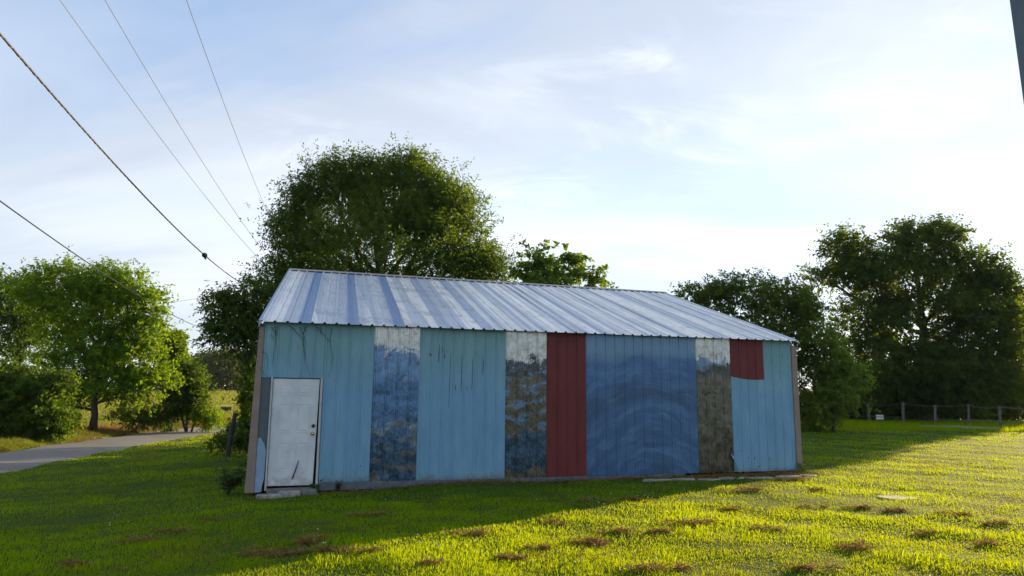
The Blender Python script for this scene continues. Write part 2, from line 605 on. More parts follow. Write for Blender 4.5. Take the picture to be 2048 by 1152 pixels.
SKIRT = simple('grey_blue_board', (.07, .095, .12), .6, var=.35, nscale=7, bump=.2)
PALEBLUE = simple('pale_blue_flashing', (.19, .30, .46), .5, var=.12, nscale=5)
SLATE = simple('dull_grey_flashing', (.06, .085, .105), .6, var=.2, nscale=6)
DARKWOOD = simple('dark_timber', (.035, .032, .03), .9, var=.3, nscale=8)
WHITEWOOD = simple('chalky_white_jamb', (.36, .39, .41), .6, var=.15, nscale=9)
RIDGECAP = simple('ridge_cap_steel', (.30, .29, .29), .5, .4, var=.2)


def rib_profile(u0, u1, rib=.015, base=.021, top=.011, pitch=.2286, minor=.0035):
    """cross-section of ribbed sheet from u0 to u1, ribs counted from u0"""
    pts = [(u0, 0.0)]
    k = 0
    while True:
        uc = u0 + .03 + k * pitch
        if uc + base > u1:
            break
        for d, h in ((-base, 0), (-top, rib), (top, rib), (base, 0)):
            pts.append((uc + d, h))
        if uc + pitch - .03 < u1:
            for q in (1, 2):
                um = uc + pitch * q / 3
                pts += [(um - .012, 0), (um, minor), (um + .012, 0)]
        k += 1
    pts.append((u1, 0.0))
    pts = [p for i, p in enumerate(pts) if i == 0 or p[0] > pts[i - 1][0] + 1e-4]
    pts = [p for p in pts if p[0] <= u1 + 1e-6]
    return pts


def wall_panel(u0, u1, z0, z1, mat, off=.004, label=None, z0b=None, curve=0.0, name='wall_panel'):
    if z1 > 3: z1 += .0036 * (u0 + 2.2)
    pr = rib_profile(u0, u1)
    n = len(pr); mbp = MB(); v = []
    rows = 2
    for j in range(rows):
        for (u, h) in pr:
            f = (u - u0) / (u1 - u0)
            zb = z0 + ((z0b - z0) * f if z0b is not None else 0) + curve * math.sin(math.pi * f)
            v.append((u, -off - h, zb if j == 0 else z1))
    for j in range(rows):
        for (u, h) in pr:
            f = (u - u0) / (u1 - u0)
            zb = z0 + ((z0b - z0) * f if z0b is not None else 0) + curve * math.sin(math.pi * f)
            v.append((u, -off - h + .002, zb if j == 0 else z1))
    f = []
    for i in range(n - 1):
        f.append((i, i + 1, n + i + 1, n + i))
        f.append((2 * n + i, 3 * n + i, 3 * n + i + 1, 2 * n + i + 1))
        f.append((i, 2 * n + i, 2 * n + i + 1, i + 1))
    f.append((0, n, 3 * n, 2 * n)); f.append((n - 1, 3 * n - 1, 4 * n - 1, 2 * n - 1))
    mbp.add(v, f)
    o = mbp.build(name, mat, barn)
    if label: o['label'] = label
    return o


# framing behind the sheets
core = MB()
core.box((UL + .03, .02, .06), (-1.90, .12, 2.98)); core.box((-1.90, .02, 2.03), (-.95, .12, 2.98)); core.box((-.95, .02, .06), (UR - .02, .12, 2.98))
core.build('wall_frame', DARKWOOD, barn)


def gable(u0, u1, name='wall'):
    g = MB()
    prof = [(0.13, -.10), (VB - .25, -.10), (VB - .25, 2.95), (RV, RIDGE - .10), (0.13, 2.95)]
    sh = (UL_R - UL) if u0 < 0 else 0.0
    v = [(u + (sh if z > 4 else 0), a, z) for u in (u0, u1) for a, z in prof]
    n = len(prof)
    g.add(v, [tuple(range(n)), tuple(range(2 * n - 1, n - 1, -1))] + [(i, n + i, n + (i + 1) % n, (i + 1) % n) for i in range(n)])
    return g.build(name, TURQ, barn)


gable(UL + .03, UL + .10)
gable(UR - .12, UR - .05)


def gable_panel(v0, v1, u, sgn):
    """ribbed sheet on an end wall, its top cut along the roof slope"""
    pr = rib_profile(v0, v1)
    n = len(pr); v = []
    sh = (UL_R - UL) if u < 0 else 0.0
    def ztop(a):
        return 2.93 + (RIDGE - .10 - 2.95) * max(0.0, 1 - abs(a - RV) / (RV - .13))
    for row in (0, 1, 2):
        for (a, h) in pr:
            zt_ = ztop(a)
            zz_ = (-.12, 2.90, zt_)[row]
            uu = u + sgn * (h + .004) + (sh * max(0, zz_ - 2.95) / (RIDGE - .10 - 2.95) if row == 2 else 0)
            v.append((uu, a, zz_))
    f = [(r_ * n + k, r_ * n + k + 1, (r_ + 1) * n + k + 1, (r_ + 1) * n + k) for r_ in (0, 1) for k in range(n - 1)]
    if sgn < 0: f = [q[::-1] for q in f]
    g = MB(); g.add(v, f)
    o = g.build('wall_panel', TURQ, barn)
    md = o.modifiers.new('thick', 'SOLIDIFY'); md.thickness = .002; md.offset = -1
    return o


for k in range(14):
    a0 = .165 + k * P; a1 = min(a0 + P, VB - .26)
    if a1 - a0 < .1: break
    gable_panel(a0, a1, UL + .03, -1)
    gable_panel(a0, a1, UR - .05, 1)
bw = MB(); bw.box((UL + .10, VB - .35, -.1), (UR - .12, VB - .25, 2.95)); bw.build('wall', TURQ, barn)

ZT = 3.06
wall_panel(-2.09, -.955, 1.985, ZT, TURQ, label='greenish turquoise header sheet above the door')
wall_panel(-.952, -.001, .025, ZT, TURQ)
wall_panel(0, P, .02, ZT, GALV_A, off=.006, label='galvanised sheet with blue and bright top reflections painted in')
wall_panel(P, 2 * P, .02, ZT, TURQ)
wall_panel(2 * P, 3 * P, .02, ZT, TURQ, off=.005)
wall_panel(3 * P, 4 * P, .02, ZT, GALV_B, off=.006, label='galvanised sheet with mottled olive and blue reflections painted in')
wall_panel(4 * P, 5 * P, .02, ZT, RED, off=.004, label='full height dark red sheet')
for k in (5, 6, 7):
    wall_panel(k * P, (k + 1) * P, .03, ZT, SWIRL, off=.004 + .001 * (k % 2))
wall_panel(8 * P, 9 * P, .03, ZT, GALV_C, off=.007, label='galvanised sheet with a bent corner, olive brown reflections painted in')
wall_panel(9 * P, 10 * P, .035, 2.25, TURQ, off=.004)
wall_panel(9 * P, 10 * P, 2.205, ZT, RED, off=.010, z0b=2.145, curve=-.035, label='short dark red patch under the eave')
wall_panel(10 * P, 9.945, .04, ZT, TURQ, off=.005)

# bent lower corner of the olive sheet
fl = MB()
fl.add([(9 * P - .10, -.03, .46), (9 * P - .005, -.012, .40), (9 * P + .02, -.02, .07), (9 * P + .06, -.13, .05), (9 * P - .02, -.06, .30)],
       [(0, 4, 1), (4, 3, 2, 1)])
fo = fl.build('bent_flap', PALEBLUE, barn)
sm = fo.modifiers.new('thick', 'SOLIDIFY'); sm.thickness = .004
hole = MB()
hole.add([(9 * P - .13, -.029, .33), (9 * P - .03, -.029, .30), (9 * P - .015, -.029, .50), (9 * P - .05, -.029, .60)], [(0, 1, 2, 3)])
hole.add([(9 * P - .13, -.020, .33), (9 * P - .03, -.020, .30), (9 * P - .015, -.020, .50), (9 * P - .05, -.020, .60)], [(3, 2, 1, 0)])
hole.build('torn_hole', DARKWOOD, barn)

# corner trims, flashing, skirt board
tm = MB()
tm.hexa([(-2.25, -.035, -.13), (-2.085, -.035, -.13), (-2.085, .015, -.13), (-2.25, .015, -.13),
         (-2.175, -.035, 2.95), (-2.085, -.035, 2.95), (-2.085, .015, 2.95), (-2.175, .015, 2.95)])
tm.hexa([(-2.245, .016, -.13), (-2.20, .016, -.13), (-2.20, .16, -.13), (-2.245, .16, -.13), (-2.172, .016, 2.95), (-2.13, .016, 2.95), (-2.13, .16, 2.95), (-2.172, .16, 2.95)])
tm.build('corner_trim', TAN, barn, bevel=.004)
tm = MB(); tm.box((9.935, -.036, -.05), (10.085, .016, 2.96)); tm.box((10.04, .017, -.05), (10.085, .16, 2.96))
tm.build('corner_trim', TAN, barn, bevel=.004)
f1 = MB(); f1.prism([(-2.083, .84), (-2.03, .86), (-1.99, .80), (-1.95, .74), (-1.93, .66), (-1.905, .62), (-1.905, 1.978), (-2.083, 1.978)], -.006, .014)
f1.build('flashing', SLATE, barn)
f2 = MB(); f2.prism([(-2.080, -.13), (-1.96, -.12), (-1.95, .0), (-1.925, .12), (-1.915, .62), (-1.935, .67), (-1.955, .75), (-1.995, .81), (-2.03, .87), (-2.080, .85)], -.012, .002)
f2.build('flashing', PALEBLUE, barn)
sk = MB()
sk.hexa([(-.975, -.028, -.125), (2.6, -.028, -.10), (2.6, .015, -.10), (-.975, .015, -.125), (-.975, -.028, .022), (2.6, -.028, .018), (2.6, .015, .018), (-.975, .015, .022)])
sk.build('skirt_board', SKIRT, barn, bevel=.004)
sk = MB()
sk.hexa([(2.605, -.030, -.10), (6.95, -.030, -.075), (6.95, .015, -.075), (2.605, .015, -.10), (2.605, -.030, .018), (6.95, -.030, .028), (6.95, .015, .028), (2.605, .015, .018)])
sk.build('skirt_board', SKIRT, barn, bevel=.004)

# scratches and screw heads on the turquoise sheets (torn paint showing dark steel)
def scratch(u, z0, z1, w=.012, dx=0.0, off=.0065):
    s = MB()
    n = 5; L = []; Rr = []
    for i in range(n):
        f = i / (n - 1); z = z0 + (z1 - z0) * f
        ww = w * (.35 + .65 * math.sin(math.pi * (f * .9 + .05))) * random.uniform(.6, 1.2)
        uu = u + dx * f + random.uniform(-.004, .004)
        L.append((uu - ww / 2, z)); Rr.append((uu + ww / 2, z))
    s.prism(L + Rr[::-1], -off - .0025, -off)
    s.build('paint_scrape', DARKWOOD, barn)


for u, a, b, w, d, o_ in ((P + .40, 2.35, 2.72, .016, .005, .006), (P + .505, 2.42, 2.66, .070, -.03, .006), (P + .27, 2.45, 2.53, .05, -.07, .006),
                     (P + .635, 1.45, 2.60, .010, .01, .006), (P + .875, 1.75, 2.55, .012, .012, .006), (2 * P + .19, 1.80, 2.45, .014, .01, .0065), (2 * P + .42, 2.12, 2.45, .014, .005, .0065),
                     (P + .70, 1.82, 1.92, .02, .01, .006), (P + .77, 1.78, 1.90, .018, -.01, .006), (2 * P + .04, 1.80, 1.98, .012, 0, .0065), (2 * P + .10, 1.78, 1.86, .010, 0, .0065)):
    scratch(u, a, b, w, d, o_)
for (u, z, w, h) in ((8.62, .345, .035, .03), (8.78, .335, .03, .05), (8.90, .15, .045, .035), (8.43, .50, .022, .03), (9.20, .30, .02, .09), (-.17, .32, .03, .03)):
    s = MB(); s.prism([(u - w / 2, z), (u, z - h / 2), (u + w / 2, z + .004), (u + .1 * w, z + h / 2)], -.0088, -.006); s.build('paint_chip', DARKWOOD, barn)

# roof sheets
def roof_sheet(i, side, mat):
    e0 = UL + i * P
    e1 = min(UL + (i + 1) * P, UR)
    def rid(e):
        f = (e - UL) / (UR - UL)
        return UL_R + (UR - UL_R) * f
    pr = rib_profile(e0, e1 + (.045 if e1 < UR - .01 else 0), rib=.030, base=.036, top=.012)
    n = len(pr)
    lift = .002 * (i % 2)
    slope = (RIDGE - EAVE) / (RV + .15)
    nl = math.hypot(1, slope); nz, nv = 1 / nl, -slope / nl
    wob = .012 * math.sin(i * 2.1)
    v = []; acr = []
    steps = (0.0, .33, .66, 1.0)
    for th in (0, 1):
        for j in steps:
            for (u, h) in pr:
                hh = h + lift - th * .0025 + .028 + .006 * math.sin(i * 1.7 + j * 5 + u) * (0 < j < 1)
                uu = u + (rid(u) - u) * j
                vv_ = -.15 + (RV + .15) * j + hh * nv - (wob * (1 - j))
                zz = EAVE + (RIDGE - EAVE) * j + hh * nz + (.045 * (uu + 2.2) / 12.2) * (1 - j)
                if side: vv_ = 2 * RV - vv_
                v.append((uu, vv_, zz)); acr.append((u - e0) / P)
    f = []
    m = len(steps); S = m * n
    for j in range(m - 1):
        for k in range(n - 1):
            q = (j * n + k, j * n + k + 1, (j + 1) * n + k + 1, (j + 1) * n + k)
            f.append(q); f.append(tuple(S + w for w in q[::-1]))
    for k in range(n - 1):
        f.append((k + 1, k, S + k, S + k + 1))
    for j in range(m - 1):
        f.append((j * n, (j + 1) * n, S + (j + 1) * n, S + j * n))
        f.append((j * n + n - 1, S + j * n + n - 1, S + (j + 1) * n + n - 1, (j + 1) * n + n - 1))
    b = MB(); b.add(v, f)
    o = b.build('roof_sheet', mat, barn)
    a = o.data.attributes.new('across', 'FLOAT', 'POINT')
    a.data.foreach_set('value', np.array(acr, np.float32))
    return o


ROOFM = [roof_mat(0, .35, .85), roof_mat(1, .85, .85), roof_mat(2, .9, .85), roof_mat(3, .8, .6), roof_mat(4, .35, .35), roof_mat(5, .25, .25)]
for i in range(14):
    if UL + i * P > UR - .1: break
    mt = ROOFM[(0, 1, 2, 3, 3, 4, 5, 4, 5, 5, 4, 5, 4, 5)[i]]
    roof_sheet(i, 0, mt); roof_sheet(i, 1, mt)
rc = MB()
for sgn in (-1, 1):
    pts = [(0, RIDGE + .075), (sgn * .16, RIDGE + .018)]
    v = []
    for (u) in (UL_R - .03, UR + .03):
        for (a, z) in pts:
            v += [(u, RV + a, z), (u, RV + a, z - .012)]
    rc.add(v, [(0, 2, 6, 4), (1, 5, 7, 3), (2, 3, 7, 6), (0, 1, 3, 2), (4, 6, 7, 5)])
rc.build('ridge_cap', RIDGECAP, barn)
# rake trims
for (ue, ur, mt) in ((UL - .012, UL_R - .012, PALEBLUE), (UR + .012, UR + .012, RIDGECAP)):
    r_ = MB()
    for sgn in (0, 1):
        v = []
        for (j, uu) in ((0, ue), (1, ur)):
            vv_ = -.15 + (RV + .15) * j
            if sgn: vv_ = 2 * RV - vv_
            zz = EAVE + (RIDGE - EAVE) * j + .055
            for du, dz in ((-.02, 0), (.05, 0), (.05, -.015), (-.02, -.14 if uu < 5 else -.05)):
                v.append((uu + (du if uu < 5 else -du), vv_, zz + dz))
        r_.add(v, [(0, 1, 5, 4), (1, 2, 6, 5), (2, 3, 7, 6), (3, 0, 4, 7), (0, 3, 2, 1), (4, 5, 6, 7)])
    r_.build('rake_trim', mt, barn)


# door
def door_mat():
    m, t, b = new_mat('worn_white_door')
    c = t.coords(); x, y, z = t.sep(c)
    n = t.noise(c, 2.5, 6, .6)
    col = t.mix(t.ramp(n, .3, .7), (.44, .50, .56), (.55, .61, .66))
    col = t.mix(t.ramp(t.noise(t.scale(c, (1, 1, 1), (3, 0, 0)), 17, 4, .65), .68, .74), col, (.20, .22, .22))
    low = t.math('ADD', t.ramp(z, .45, .0, 0, .30), t.noise(c, 6, 6, .7))
    col = t.mix(t.ramp(low, .66, .9, 0, .7), col, (.30, .31, .30))
    t.put(b.inputs['Base Color'], col)
    b.inputs['Roughness'].default_value = .5
    return m


DOOR = door_mat()
dr = MB()
D0, D1, DZ0, DZ1 = -1.865, -1.012, -.02, 1.965
dr.hexa([(D0, .012, DZ0), (D1 - .035, .012, DZ0), (D1 - .035, .052, DZ0), (D0, .052, DZ0), (D0, .012, DZ1), (D1, .012, DZ1), (D1, .052, DZ1), (D0, .052, DZ1)])
door = dr.build('door', DOOR, barn, bevel=.003)
door['label'] = 'worn white six panel door'
for (a, b) in ((.15, .44), (.56, .85)):
    for (t0, t1) in ((.055, .155), (.235, .51), (.60, .865)):
        pm = MB()
        w = D1 - D0 - .02
        x0, x1 = D0 + a * w, D0 + b * w
        zt, zb = DZ1 - t0 * (DZ1 - DZ0), DZ1 - t1 * (DZ1 - DZ0)
        # raised moulding ring and a bevelled field
        for (g, y_, w_) in ((0, .006, .016),):
            pm.box((x0, y_, zb), (x0 + w_, .0125, zt)); pm.box((x1 - w_, y_, zb), (x1, .0125, zt))
            pm.box((x0 + w_, y_, zb), (x1 - w_, .0125, zb + w_)); pm.box((x0 + w_, y_, zt - w_), (x1 - w_, .0125, zt))
        i0 = .032
        pm.hexa([(x0 + i0, .0125, zb + i0), (x1 - i0, .0125, zb + i0), (x1 - i0, .0125, zt - i0), (x0 + i0, .0125, zt - i0),
                 (x0 + i0 + .02, .007, zb + i0 + .02), (x1 - i0 - .02, .007, zb + i0 + .02), (x1 - i0 - .02, .007, zt - i0 - .02), (x0 + i0 + .02, .007, zt - i0 - .02)])
        pm.build('door_panel', DOOR, door)
BRASS, t_, b_ = new_mat('brass'); b_.inputs['Base Color'].default_value = (.55, .38, .14, 1); b_.inputs['Metallic'].default_value = 1; b_.inputs['Roughness'].default_value = .25
BLACK = simple('black_metal', (.012, .012, .014), .5)
kz = .935; ku = D1 - .085


def lathe(prof, cu_, cz_, name, mat, parent):
    """profile of (radius, v) turned about an axis along v"""
    m = MB(); n = 14; v = []
    for (r, y_) in prof:
        for k in range(n):
            w = 2 * math.pi * k / n
            v.append((cu_ + r * math.cos(w), y_, cz_ + r * math.sin(w)))
    f = [(i * n + k, i * n + (k + 1) % n, (i + 1) * n + (k + 1) % n, (i + 1) * n + k) for i in range(len(prof) - 1) for k in range(n)]
    f.append(tuple(range((len(prof) - 1) * n, len(prof) * n)))
    m.add(v, f)
    return m.build(name, mat, parent, smooth=True)


lathe([(.036, .012), (.036, .004), (.014, .0), (.012, -.02), (.024, -.03), (.030, -.045), (.026, -.060), (.010, -.067)], ku, kz, 'door_knob', BRASS, door)
lathe([(.034, .012), (.034, -.004), (.026, -.014), (.012, -.016)], ku + .008, kz + .145, 'deadbolt', BLACK, door)
# frame
for (a, b, mt) in ((-1.905, -1.872, WHITEWOOD), (-.998, -.958, WHITEWOOD)):
    j = MB(); j.box((a, -.030, -.10), (b, .10, 1.985)); j.build('door_jamb', mt, barn, bevel=.003)
j = MB(); j.box((-1.871, .006, 1.966), (-.999, .10, 2.03)); j.build('door_header', DARKWOOD, barn)
j = MB(); j.hexa([(-1.868, -.10, -.20), (-1.06, -.10, -.20), (-1.06, .09, -.20), (-1.868, .09, -.20), (-1.868, -.10, -.065), (-1.06, -.095, -.055), (-1.06, .09, -.055), (-1.868, .09, -.065)])
SILLW = simple('grey_weathered_wood', (.13, .13, .13), .9, var=.4, nscale=11, bump=.5)
j.build('door_sill', SILLW, barn, bevel=.006)
di = MB(); di.box((-1.90, .30, -.1), (-.95, .32, 2.0)); di.build('inner_board', DARKWOOD, barn)

# ------------------------------------------------------------------ trees


def unit(a):
    return a / (np.linalg.norm(a, axis=-1, keepdims=True) + 1e-9)


def leaf_cloud(base, d, nrm, L, W, fold=.18):
    """kite-shaped leaves: base points, directions, normals, lengths, widths"""
    side = unit(np.cross(d, nrm))
    n2 = np.cross(side, d)
    L = L[:, None]; W = W[:, None]
    v = np.empty((len(base), 4, 3))
    mid = base + d * L * .42
    v[:, 0] = base
    v[:, 1] = mid + side * W * .5 + n2 * W * fold
    v[:, 2] = base + d * L - n2 * L * .08
    v[:, 3] = mid - side * W * .5 + n2 * W * fold
    return v


def kites(name, v, tint, mat, parent=None):
    n = len(v)
    i = np.arange(n)[:, None] * 4
    tris = np.concatenate([i + np.array([[0, 1, 2]]), i + np.array([[0, 2, 3]])], 1).ravel()
    return fast_mesh(name, v.reshape(-1, 3), tris, np.arange(n * 2) * 3, mat, parent, {'tint': np.repeat(tint, 4)})


def rand_dirs(n, g):
    return unit(g.normal(size=(n, 3)))


def make_tree(name, label, lobes, base, mat, seed, cat='tree', group=None, clumps=22, twigs=16, leaves=12, leaf=(.13, .06),
              clump_r=.34, twig_len=.55, droop=.0, up=.35, fill=.25, trunk_r=.16, void=.0, flat=.75, limb_mat=None, hedge=False, n_stems=1, sprigs=14, sprig_len=1.0):
    """lobes: world centre (3), radii (3), weight. A trunk with limbs into every lobe, twigs in clumps, leaves along twigs"""
    g = np.random.default_rng(seed)
    base = np.asarray(base, float)
    root = empty(name, tuple(base))
    tag(root, label, cat, group)
    allv = []; alltint = []
    tops = []
    ph = g.uniform(0, 6.28, (6,)); fr = g.normal(size=(6, 3)) * 1.3
    for (c, r, w) in lobes:
        c = np.asarray(c, float); r = np.asarray(r, float)
        nc = max(3, int(clumps * w))
        dd = rand_dirs(nc, g)
        rad = g.uniform(.35, 1.0, nc) ** .55
        cc = c + dd * r * rad[:, None]
        outer = dd
        if void:
            val = np.sin(cc @ fr.T + ph).sum(1)
            keep = val > -6 + void * 6
            cc, outer, rad = cc[keep], outer[keep], rad[keep]
        tops.append((c, cc))
        nc = len(cc)
        if nc == 0: continue
        cr_ = clump_r * g.uniform(.6, 1.35, nc)
        # twigs
        ci = np.repeat(np.arange(nc), twigs)
        td = rand_dirs(len(ci), g)
        tb = cc[ci] + td * (cr_[ci] * g.uniform(.1, 1, len(ci)) ** .5)[:, None] * np.array([1, 1, flat])
        nf = int(fill * nc * twigs)
        if nf:
            fd = rand_dirs(nf, g)
            tb = np.concatenate([tb, c + fd * r * (g.uniform(0, .9, nf) ** .4)[:, None]])
            ci = np.concatenate([ci, g.integers(0, nc, nf)])
            td = np.concatenate([td, fd])
        tdir = unit(outer[ci] * .55 + td * .75 + np.array([0, 0, up]) + g.normal(size=td.shape) * .25)
        tl = twig_len * g.uniform(.5, 1.3, len(tb))
        # leaves
        ti = np.repeat(np.arange(len(tb)), leaves)
        s = g.uniform(.05, 1, len(ti))
        b = tb[ti] + tdir[ti] * (tl[ti] * s)[:, None] + np.array([0, 0, -1]) * (droop * tl[ti] * s * s)[:, None]
        per = g.normal(size=(len(ti), 3)); per -= tdir[ti] * (per * tdir[ti]).sum(1, keepdims=True); per = unit(per)
        ld = unit(tdir[ti] * .6 + per * .8 + np.array([0, 0, -.25 - droop]))
        nr = unit(np.array([0, 0, .55]) + outer[ci][ti] * .5 + g.normal(size=ld.shape) * .55)
        sz = g.uniform(.6, 1.25, len(ti))
        allv.append(leaf_cloud(b, ld, nr, leaf[0] * sz, leaf[1] * sz))
        tt = np.clip(.5 + .22 * g.normal(size=nc), 0, 1)[ci][ti] + g.normal(size=len(ti)) * .16
        alltint.append(np.clip(tt, 0, 1))
    for (c, r, w) in lobes:
        c = np.asarray(c, float); r = np.asarray(r, float)
        k = int(sprigs * w)
        if k < 1: continue
        dd = unit(g.normal(size=(k, 3)) + np.array([0, 0, .45]))
        b0 = c + dd * r * g.uniform(.9, 1.08, k)[:, None]
        sd_ = unit(dd * .8 + np.array([0, 0, .55 - droop]) + g.normal(size=(k, 3)) * .3)
        sl_ = sprig_len * g.uniform(.5, 1.35, k)
        ti = np.repeat(np.arange(k), 26)
        q = g.uniform(0, 1, len(ti))
        b = b0[ti] + sd_[ti] * (sl_[ti] * q)[:, None] - np.array([0, 0, 1]) * ((.15 + droop) * sl_[ti] * q * q)[:, None] + g.normal(size=(len(ti), 3)) * .05 * sprig_len
        per = unit(g.normal(size=(len(ti), 3)))
        ld = unit(sd_[ti] * .7 + per * .8 + np.array([0, 0, -.2]))
        nr = unit(np.array([0, 0, .5]) + dd[ti] * .4 + g.normal(size=ld.shape) * .6)
        sz = g.uniform(.6, 1.15, len(ti))
        allv.append(leaf_cloud(b, ld, nr, leaf[0] * sz, leaf[1] * sz))
        alltint.append(np.clip(.55 + g.normal(size=len(ti)) * .2, 0, 1))
    v = np.concatenate(allv) - base
    ok = v[:, 0, 2] + base[2] > H(v[:, 0, 0] + base[0], v[:, 0, 1] + base[1]) + .02
    v = v[ok]
    kites('crown', v, np.concatenate(alltint)[ok], mat, root)
    # trunk and limbs
    cen = np.mean([c for c, _, _ in lobes], 0)
    zt = max(c[2] for c, _, _ in lobes)
    if not hedge:
        top = np.array([cen[0] * .6 + base[0] * .4, cen[1] * .6 + base[1] * .4, zt - .2])
        pts = []; rr_ = []
        for k in range(9):
            f = k / 8
            p = base + (top - base) * f + np.array([g.normal() * .05, g.normal() * .05, 0]) * (top[2] - base[2]) * .12 * (0 < k)
            if k == 0: p = base + np.array([0, 0, -.25])
            pts.append(p - base); rr_.append(trunk_r * ((1 - f) ** .8 * .9 + .1) * (1.45 if k == 0 else 1))
        t_m = MB(); t_m.tube(pts, rr_, 8)
        t_m.build('trunk', limb_mat or BARK, root, smooth=True)
        for (c, cc) in tops:
            f = np.clip((c[2] - base[2]) / (top[2] - base[2]) * .62, .12, .8)
            k = int(f * 8)
            st = np.array(pts[k]) * (1 - (f * 8 - k)) + np.array(pts[min(k + 1, 8)]) * (f * 8 - k)
            en = c - base
            mid = (st + en) / 2 + np.array([0, 0, -.06]) * np.linalg.norm(en - st) + g.normal(size=3) * .15
            lm = MB(); r0 = trunk_r * .48 * (1 - f * .5)
            lm.tube([st, mid, en], [r0, r0 * .7, r0 * .35], 6)
            for q in cc[:10]:
                e = q - base
                a = mid + (en - mid) * g.uniform(.1, .9)
                lm.tube([a, (a + e) / 2 + g.normal(size=3) * .12, e], [r0 * .35, r0 * .22, .006], 4)
            lm.build('limb', limb_mat or BARK, root, smooth=True)
    else:
        for q in range(n_stems):
            c, cc = tops[q % len(tops)]
            st = np.array([(c[0] - base[0]) * .5 + g.normal() * .1, (c[1] - base[1]) * .5, -.2])
            sm_ = MB(); sm_.tube([st, st * .5 + (c - base) * .5 + g.normal(size=3) * .1, c - base], [trunk_r, trunk_r * .7, trunk_r * .3], 6)
            for qq in cc[:6]:
                sm_.tube([c - base, qq - base], [trunk_r * .3, .006], 4)
            sm_.build('stem', limb_mat or BARK, root, smooth=True)
    return root


def L(px, py, rx, ry, depth, w=1.0, dd=0.0, rd=None):
    """a lobe given by where its centre stands (photo bearing and distance) and its half sizes in photo pixels"""
    k = depth / FPX
    return (at(px, py, depth + dd), (rx * k, (rd if rd else (rx + ry) / 2 * k), ry * k), w)


def foot(px, depth):
    p = at(px, 800, depth)
    return np.array([p[0], p[1], float(H(p[0], p[1]))])


ELM = leaf_mat('elm_leaves', (.013, .044, .010), (.040, .088, .012), (.19, .29, .010), .36, .4)
LOCUST = leaf_mat('locust_leaves', (.024, .058, .014), (.055, .10, .018), (.20, .30, .018), .45, .35)
WALNUT = leaf_mat('walnut_leaves', (.013, .040, .014), (.032, .070, .018), (.20, .28, .012), .40, .35)
HEDGET = leaf_mat('sunny_leaves', (.028, .092, .005), (.080, .18, .007), (.32, .47, .006), .40, .35)
YOUNG = leaf_mat('young_tree_leaves', (.050, .10, .018), (.10, .17, .03), (.24, .36, .025), .45, .45)
BUSH = leaf_mat('bush_leaves', (.022, .062, .010), (.060, .120, .014), (.16, .26, .010), .40, .35)
FARL = leaf_mat('far_wood_leaves', (.030, .050, .020), (.060, .085, .030), (.12, .15, .03), .35, .2)

D = 31
make_tree('tree', 'tall dense round dark green tree rising behind the barn roof',
          [L(790, 422, 92, 80, D, 1.3), L(690, 440, 90, 85, D, 1.2, .8), L(860, 440, 65, 80, D, 1.0, -.6), L(610, 510, 62, 62, D, .9), L(560, 575, 40, 50, D, .7),
           L(930, 510, 55, 60, D, .9), L(770, 520, 160, 95, D, 1.6, -1.2), L(662, 362, 40, 34, D, .6), L(732, 358, 36, 32, D, .5), L(815, 350, 40, 28, D, .6), L(885, 398, 34, 32, D, .5),
           L(920, 425, 28, 32, D, .4), L(970, 540, 36, 34, D, .5), L(605, 415, 26, 30, D, .4), L(585, 455, 30, 30, D, .4), L(700, 620, 160, 80, D, 1.2), L(850, 610, 130, 60, D, .9),
           L(640, 690, 100, 90, 35, .45), L(760, 720, 120, 90, 36, .45), L(610, 730, 60, 80, 33, .35), L(660, 800, 90, 80, 36, .4), L(740, 800, 90, 80, 36, .4), L(850, 790, 90, 90, 33, .45), L(960, 790, 80, 90, 33, .4), L(610, 800, 50, 70, 32, .3)],  # low lobes unseen behind the barn, added to shade lawn and lane
          foot(750, D), ELM, 11, clumps=34, twigs=20, leaves=13, leaf=(.138, .064), clump_r=.58, twig_len=.8, droop=.12, up=.75, fill=.4, trunk_r=.32, sprigs=44, sprig_len=1.45)
make_tree('tree', 'dark tree hanging over the left rear corner of the barn',
          [L(470, 640, 34, 32, 27, 1), L(505, 690, 22, 40, 27, .8), L(445, 608, 18, 16, 27, .5), L(520, 745, 8, 40, 27, .5), L(505, 600, 25, 40, 27, .6), L(438, 668, 18, 16, 27, .35)],
          foot(512, 27), ELM, 12, clumps=24, twigs=15, leaves=12, leaf=(.13, .06), clump_r=.36, twig_len=.55, droop=.3, fill=.3, trunk_r=.12)
make_tree('tree', 'young broad leaved tree top above the middle of the roof, the left one',
          [L(1070, 532, 11, 30, 30, .7), L(1048, 560, 12, 18, 30, .45), L(1092, 552, 10, 24, 30, .5), L(1075, 590, 34, 24, 30, .7)],
          foot(1072, 30), YOUNG, 13, clumps=9, twigs=6, leaves=8, leaf=(.26, .17), clump_r=.20, twig_len=.5, droop=.3, up=1.0, fill=.05, trunk_r=.07, group='young trees behind the roof')
make_tree('tree', 'young broad leaved tree top above the middle of the roof, the right one',
          [L(1134, 540, 11, 28, 31, .7), L(1158, 548, 11, 26, 31, .6), L(1190, 560, 14, 16, 31, .5), L(1113, 562, 11, 20, 31, .5), L(1150, 590, 50, 24, 31, .8)],
          foot(1145, 31), YOUNG, 14, clumps=9, twigs=6, leaves=8, leaf=(.24, .15), clump_r=.20, twig_len=.5, droop=.3, up=1.0, fill=.05, trunk_r=.08, group='young trees behind the roof')
D = 34
